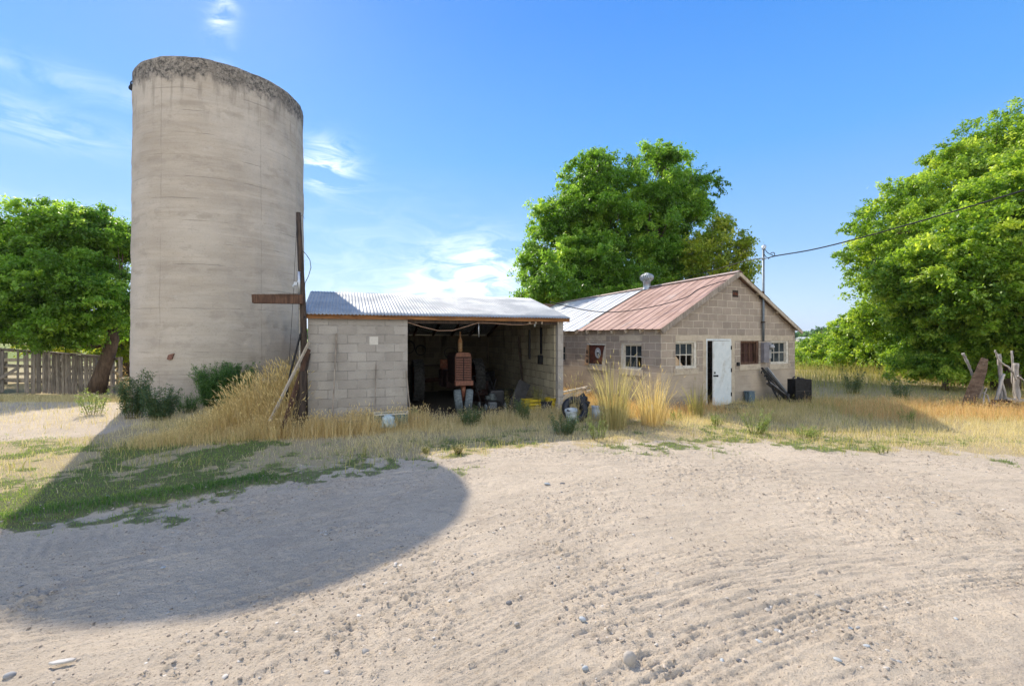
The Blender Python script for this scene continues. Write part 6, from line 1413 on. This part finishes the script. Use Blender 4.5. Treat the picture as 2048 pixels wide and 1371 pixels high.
# ------------------------------------------------------------------ plants one can tell apart
def bunch(px, py, h, r0, spread, n, m, label, seed, heads=.15, wid=.006, bias=None):
    g = G(px, py); q = np.random.default_rng(seed); a = q.uniform(0, 6.28, n); rr = r0*np.sqrt(q.random(n))
    o = None; x = rr*np.cos(a); y = rr*np.sin(a); hh = h*(.22+.85*q.random(n)**.9)
    P0 = np.stack([x, y, np.zeros(n)], 1)
    o = blades('bunchgrass', P0, hh, wid+.003*q.random(n), spread, seed, m, heads=heads, parent='x' if False else None, rndbias=bias)
    # fan outwards: lean every blade away from the centre
    me = o.data; co = np.zeros(len(me.vertices)*3, dtype=np.float32); me.vertices.foreach_get('co', co); co = co.reshape(-1, 3)
    k = 1+np.clip(co[:, 2]/h, 0, 1.2)*.2; co[:, 0] *= k; co[:, 1] *= k; me.vertices.foreach_set('co', co.ravel()); me.update()
    o.location = (g.x, g.y, 0); del o['kind']; tag(o, label, 'grass clump', 'tall clumps of bunchgrass by the house'); return o
bunch(1226, 856, 1.55, .27, .24, 480, leaf_mat('tall_bunchgrass', (.27, .23, .10), (.47, .41, .20), (.68, .60, .36), .38), 'tallest clump of olive gold bunchgrass in front of the side wall windows', 41)
bunch(1306, 850, 1.30, .26, .25, 360, M['tallgold'], 'golden bunchgrass clump at the house corner left of the gable window', 42)
bunch(1392, 834, .90, .15, .22, 180, M['olive'], 'narrow dull green bunchgrass clump between gable window and white door', 43)
bunch(1148, 842, 1.05, .10, .12, 70, M['strawdull'], 'thin spindly dry weed stems beside the end pier of the shed', 44, heads=.9)
def weed(name, px, py, h, r0, nst, m, label, seed, leaf=.03, lp=22, lean=.35, droop=0., group=None, cat='weed', sun=False):
    g = G(px, py); root = thing(name, label, cat, (g.x, g.y, 0), 0, group); q = np.random.default_rng(seed); mb = MB(); C = []; D = []
    for i in range(nst):
        a = q.uniform(0, 6.28); rb = r0*.35*math.sqrt(q.random()); hh = h*q.uniform(.55, 1.05); ln = lean*q.uniform(.2, 1.0)*hh+0
        p0 = Vector((rb*math.cos(a), rb*math.sin(a), 0)); p1 = p0+Vector((math.cos(a)*ln, math.sin(a)*ln, hh))
        mid = p0.lerp(p1, .5)+Vector((0, 0, hh*.08)); mb.tube([p0, mid, p1], [.005, .004, .002], 4)
        for k in range(lp):
            t = q.uniform(.15, 1.0); b_ = (p0*(1-t)**2+mid*2*t*(1-t)+p1*t*t) ; u = Vector((q.normal(), q.normal(), q.normal()*.5)).normalized(); rad = leaf*(1.2+2.0*(1-t))
            for s in (.5, 1.0): C.append(b_+u*rad*s); D.append(u)
    mb.build('stem', M['olive'] if m is not LD else M['green'], root, fix=False)
    C = np.array([tuple(c) for c in C]); D = np.array([tuple(c) for c in D])
    leaf_mesh('leaves', C, D, leaf, .42, np.clip(q.normal(.5, .25, len(C)), 0, 1), m, root, seed, droop)
    return root
WD = leaf_mat('kochia_weed', (.045, .095, .045), (.085, .15, .065), (.15, .22, .09), .35)
WL = leaf_mat('light_weed', (.12, .19, .05), (.24, .33, .08), (.42, .50, .15), .45)
gw_ = 'green weeds growing round the foot of the silo'
weed('weed_bush', 268, 836, 1.15, .5, 60, WD, 'tallest grey green weed at the left foot of the silo', 51, .045, 60, .28, group=gw_)
weed('weed_bush', 322, 840, .8, .6, 60, WD, 'dark weed right of the tallest one at the silo foot', 52, .045, 55, .45, group=gw_)
weed('weed_bush', 432, 816, 1.25, .8, 120, LD, 'dark bluish green weed in the middle of the silo foot', 53, .05, 60, .40, group=gw_)
weed('weed_bush', 478, 812, 1.25, .7, 120, LD, 'dark bluish green weed reaching the golden grass', 54, .05, 60, .40, group=gw_)
weed('weed_bush', 375, 826, .55, .5, 40, LD, 'low dark weed between the two pairs at the silo foot', 55, .034, 32, .5, group=gw_)
weed('creeper', 572, 770, 1.25, .25, 16, LD, 'climbing weed against the silo wall beside the pipe', 56, .045, 22, .15)
weed('weed_bush', 186, 828, .62, .5, 22, WL, 'pale feathery weed in the sun left of the silo', 57, .04, 34, .55)
weed('weed_bush', 252, 800, 1.1, .3, 18, M['rusty'], 'dry orange weed glowing in the sun at the silo edge', 58, .03, 30, .3)
weed('weed_bush', 828, 838, .32, .15, 9, WL, 'small bright green sprout at the corner of the open bay', 59, .045, 14, .3)
weed('weed_bush', 942, 852, .42, .45, 46, WD, 'dark green weed in front of the tractor wheels', 60, .03, 30, .5)
weed('weed_bush', 1046, 842, .50, .35, 44, WD, 'leafy green weed in front of the yellow crate', 61, .028, 30, .35)
weed('weed_bush', 1078, 824, .66, .3, 22, M['olive'], 'tall olive weed between yellow crate and yellow bucket', 62, .026, 30, .25)
weed('weed_bush', 1020, 828, .72, .2, 10, M['strawdull'], 'dry forked weed stems beside the push mower', 63, .025, 12, .2)
weed('weed_bush', 1128, 868, .40, .5, 40, WD, 'dark green weed below the worn tyre', 64, .028, 30, .6)
weed('weed_bush', 1196, 878, .48, .35, 16, WL, 'pale green spiky weed in the sun below the tallest bunchgrass', 65, .022, 26, .45)
weed('weed_bush', 1512, 866, .46, .4, 22, WL, 'bright yellow green weed in front of the concrete wall and step', 66, .026, 34, .7)
weed('weed_bush', 1432, 852, .34, .3, 18, WL, 'small pale weed just below the door step', 67, .022, 24, .4)
weed('weed_bush', 1608, 872, .22, .5, 26, WL, 'low spreading bright weed below the steel box', 68, .024, 26, 1.2)
weed('weed_bush', 1352, 842, .3, .3, 12, WL, 'small upright weed below the gable window', 69, .022, 22, .4)
weed('weed_bush', 1815, 846, .38, .3, 14, WL, 'slender green weed left of the brown slab on the grass', 70, .024, 24, .3)
weed('weed_bush', 1705, 787, .9, .5, 40, WD, 'dark weed clump in the meadow in front of the shrubs', 71, .04, 26, .35)
weed('weed_bush', 1800, 800, .75, .5, 30, WD, 'dark weed clump in the meadow nearer the slab', 72, .04, 24, .35)
weed('weed_bush', 1765, 905, .14, .25, 12, WL, 'tiny green weed near the edge of the dirt on the right', 73, .02, 18, .8)
weed('tuft', 916, 908, .16, .12, 60, M['tallgold'], 'small golden tuft in the sun at the edge of the silo shadow', 74, .016, 6, .7, cat='grass tuft')
weed('tuft', 852, 906, .11, .10, 50, M['olive'], 'small yellow green tuft left of the golden one at the shadow edge', 75, .016, 6, .8, cat='grass tuft')

# ------------------------------------------------------------------ distance
def far_wood(name, x0, x1, Y, h, n, m, label, seed, leaf):
    q = np.random.default_rng(seed); n_l = n
    x = q.uniform(x0, x1, n_l); prof = h*(.45+.55*fbm(x, x*0, 3.0/h, 3, seed))
    z = prof*q.random(n_l)**.6; y = Y+q.normal(0, h*.4, n_l)
    C = np.stack([x, y, z], 1); u = q.normal(0, 1, (n_l, 3)); u /= np.linalg.norm(u, axis=1)[:, None]
    o = leaf_mesh(name, C, u, leaf, .8, q.random(n_l), m, None, seed, 0); return tag(o, label, 'trees', kind='stuff')
far_wood('distant_wood', 90, 700, 330, 9, 9000, LD, 'far line of blue green trees across the fields', 81, 3.4)
far_wood('distant_wood', 300, 1700, 800, 16, 9000, LD, 'farthest hazy line of trees below the hills', 82, 8)
far_wood('distant_wood', -900, -60, 300, 9, 9000, LD, 'far line of trees glimpsed left of the silo', 84, 4)
tree('distant_tree', 'dark rounded tree standing alone beyond the green field', [(base_at(1640, 150), .6), (P(1640, 690, 150), .5)], lobes_px([(1627, 692, 150, 16, 12, 3), (1612, 700, 150, 8, 7, 2)]), LD, per_m2=1.2, leaves_per=24, leaf=.7, csize=1.2, seed=83, ntw=2)
tree('distant_tree', 'blue green tree mass peeking over the shrubs beside a thin pole', [(base_at(1660, 110), .6), (P(1660, 690, 110), .5)], lobes_px([(1655, 668, 110, 14, 12, 3), (1642, 675, 110, 8, 10, 2), (1668, 672, 110, 12, 10, 2)]), LD, per_m2=1.4, leaves_per=24, leaf=.55, csize=1.0, seed=85, ntw=2)
mb = MB(); a = P(1643.5, 690, 105); b_ = P(1643.5, 655, 105); mb.tube([(a.x, a.y, 0), b_], .12, 6); tag(mb.build('distant_pole', M['darkwood']), 'thin dark pole beside the distant blue green trees', 'pole')
g = P(1612, 680, 260); bb = thing('distant_barn', 'long low pale farm building far across the field', 'barn', (g.x, 260, 0))
mb = MB(); mb.b2((-4, -3, -.5), (4, 3, 1.6)); mb.build('wall', M['whitepaint'], bb)
mb = MB(); mb.prism([(-3.4, 1.6), (3.4, 1.6), (0, 2.6)], -4.3, 4.3, axis='x'); mb.build('roof', simple('pale_barn_roof', (.62, .64, .66)), bb)
def hill(name, x0, x1, Y, h, seed, m):
    xs_ = np.linspace(x0, x1, 160); ys_ = np.linspace(0, 1, 14); XX, YY = np.meshgrid(xs_, ys_)
    ZZ = h*np.sin(YY*math.pi/2)*(.35+.65*fbm(XX, XX*0, 1/1800, 4, seed)); V = np.stack([XX, Y+YY*1500, ZZ-3], 2).reshape(-1, 3)
    i0 = (np.arange(13)[:, None]*160+np.arange(159)[None]).ravel(); me = mesh_arrays(name, V, [np.stack([i0, i0+1, i0+161, i0+160], 1)], smooth=True)
    tag(link_mesh(name, me, m), kind='structure')
hm = simple('far_hill_scrub', (.13, .135, .09), (.09, .10, .06), .002, .95, 0, 0)
hill('hills', -8000, 9000, 5200, 120, 4, hm)
# ------------------------------------------------------------------ haze
mb = MB(); mb.b2((-9000, -500, -9), (10000, 7500, 190))
hz = mb.build('haze', None, None)
hm_ = bpy.data.materials.new('haze_air'); hm_.use_nodes = True; nt_ = hm_.node_tree; nt_.nodes.clear()
o_ = nt_.nodes.new('ShaderNodeOutputMaterial'); v_ = nt_.nodes.new('ShaderNodeVolumePrincipled')
v_.inputs['Color'].default_value = (.80, .88, 1.0, 1); v_.inputs['Density'].default_value = .00012; v_.inputs['Anisotropy'].default_value = .3
nt_.links.new(v_.outputs[0], o_.inputs['Volume']); hz.data.materials.append(hm_)
tag(hz, 'thin summer haze over the fields', 'haze', kind='stuff')
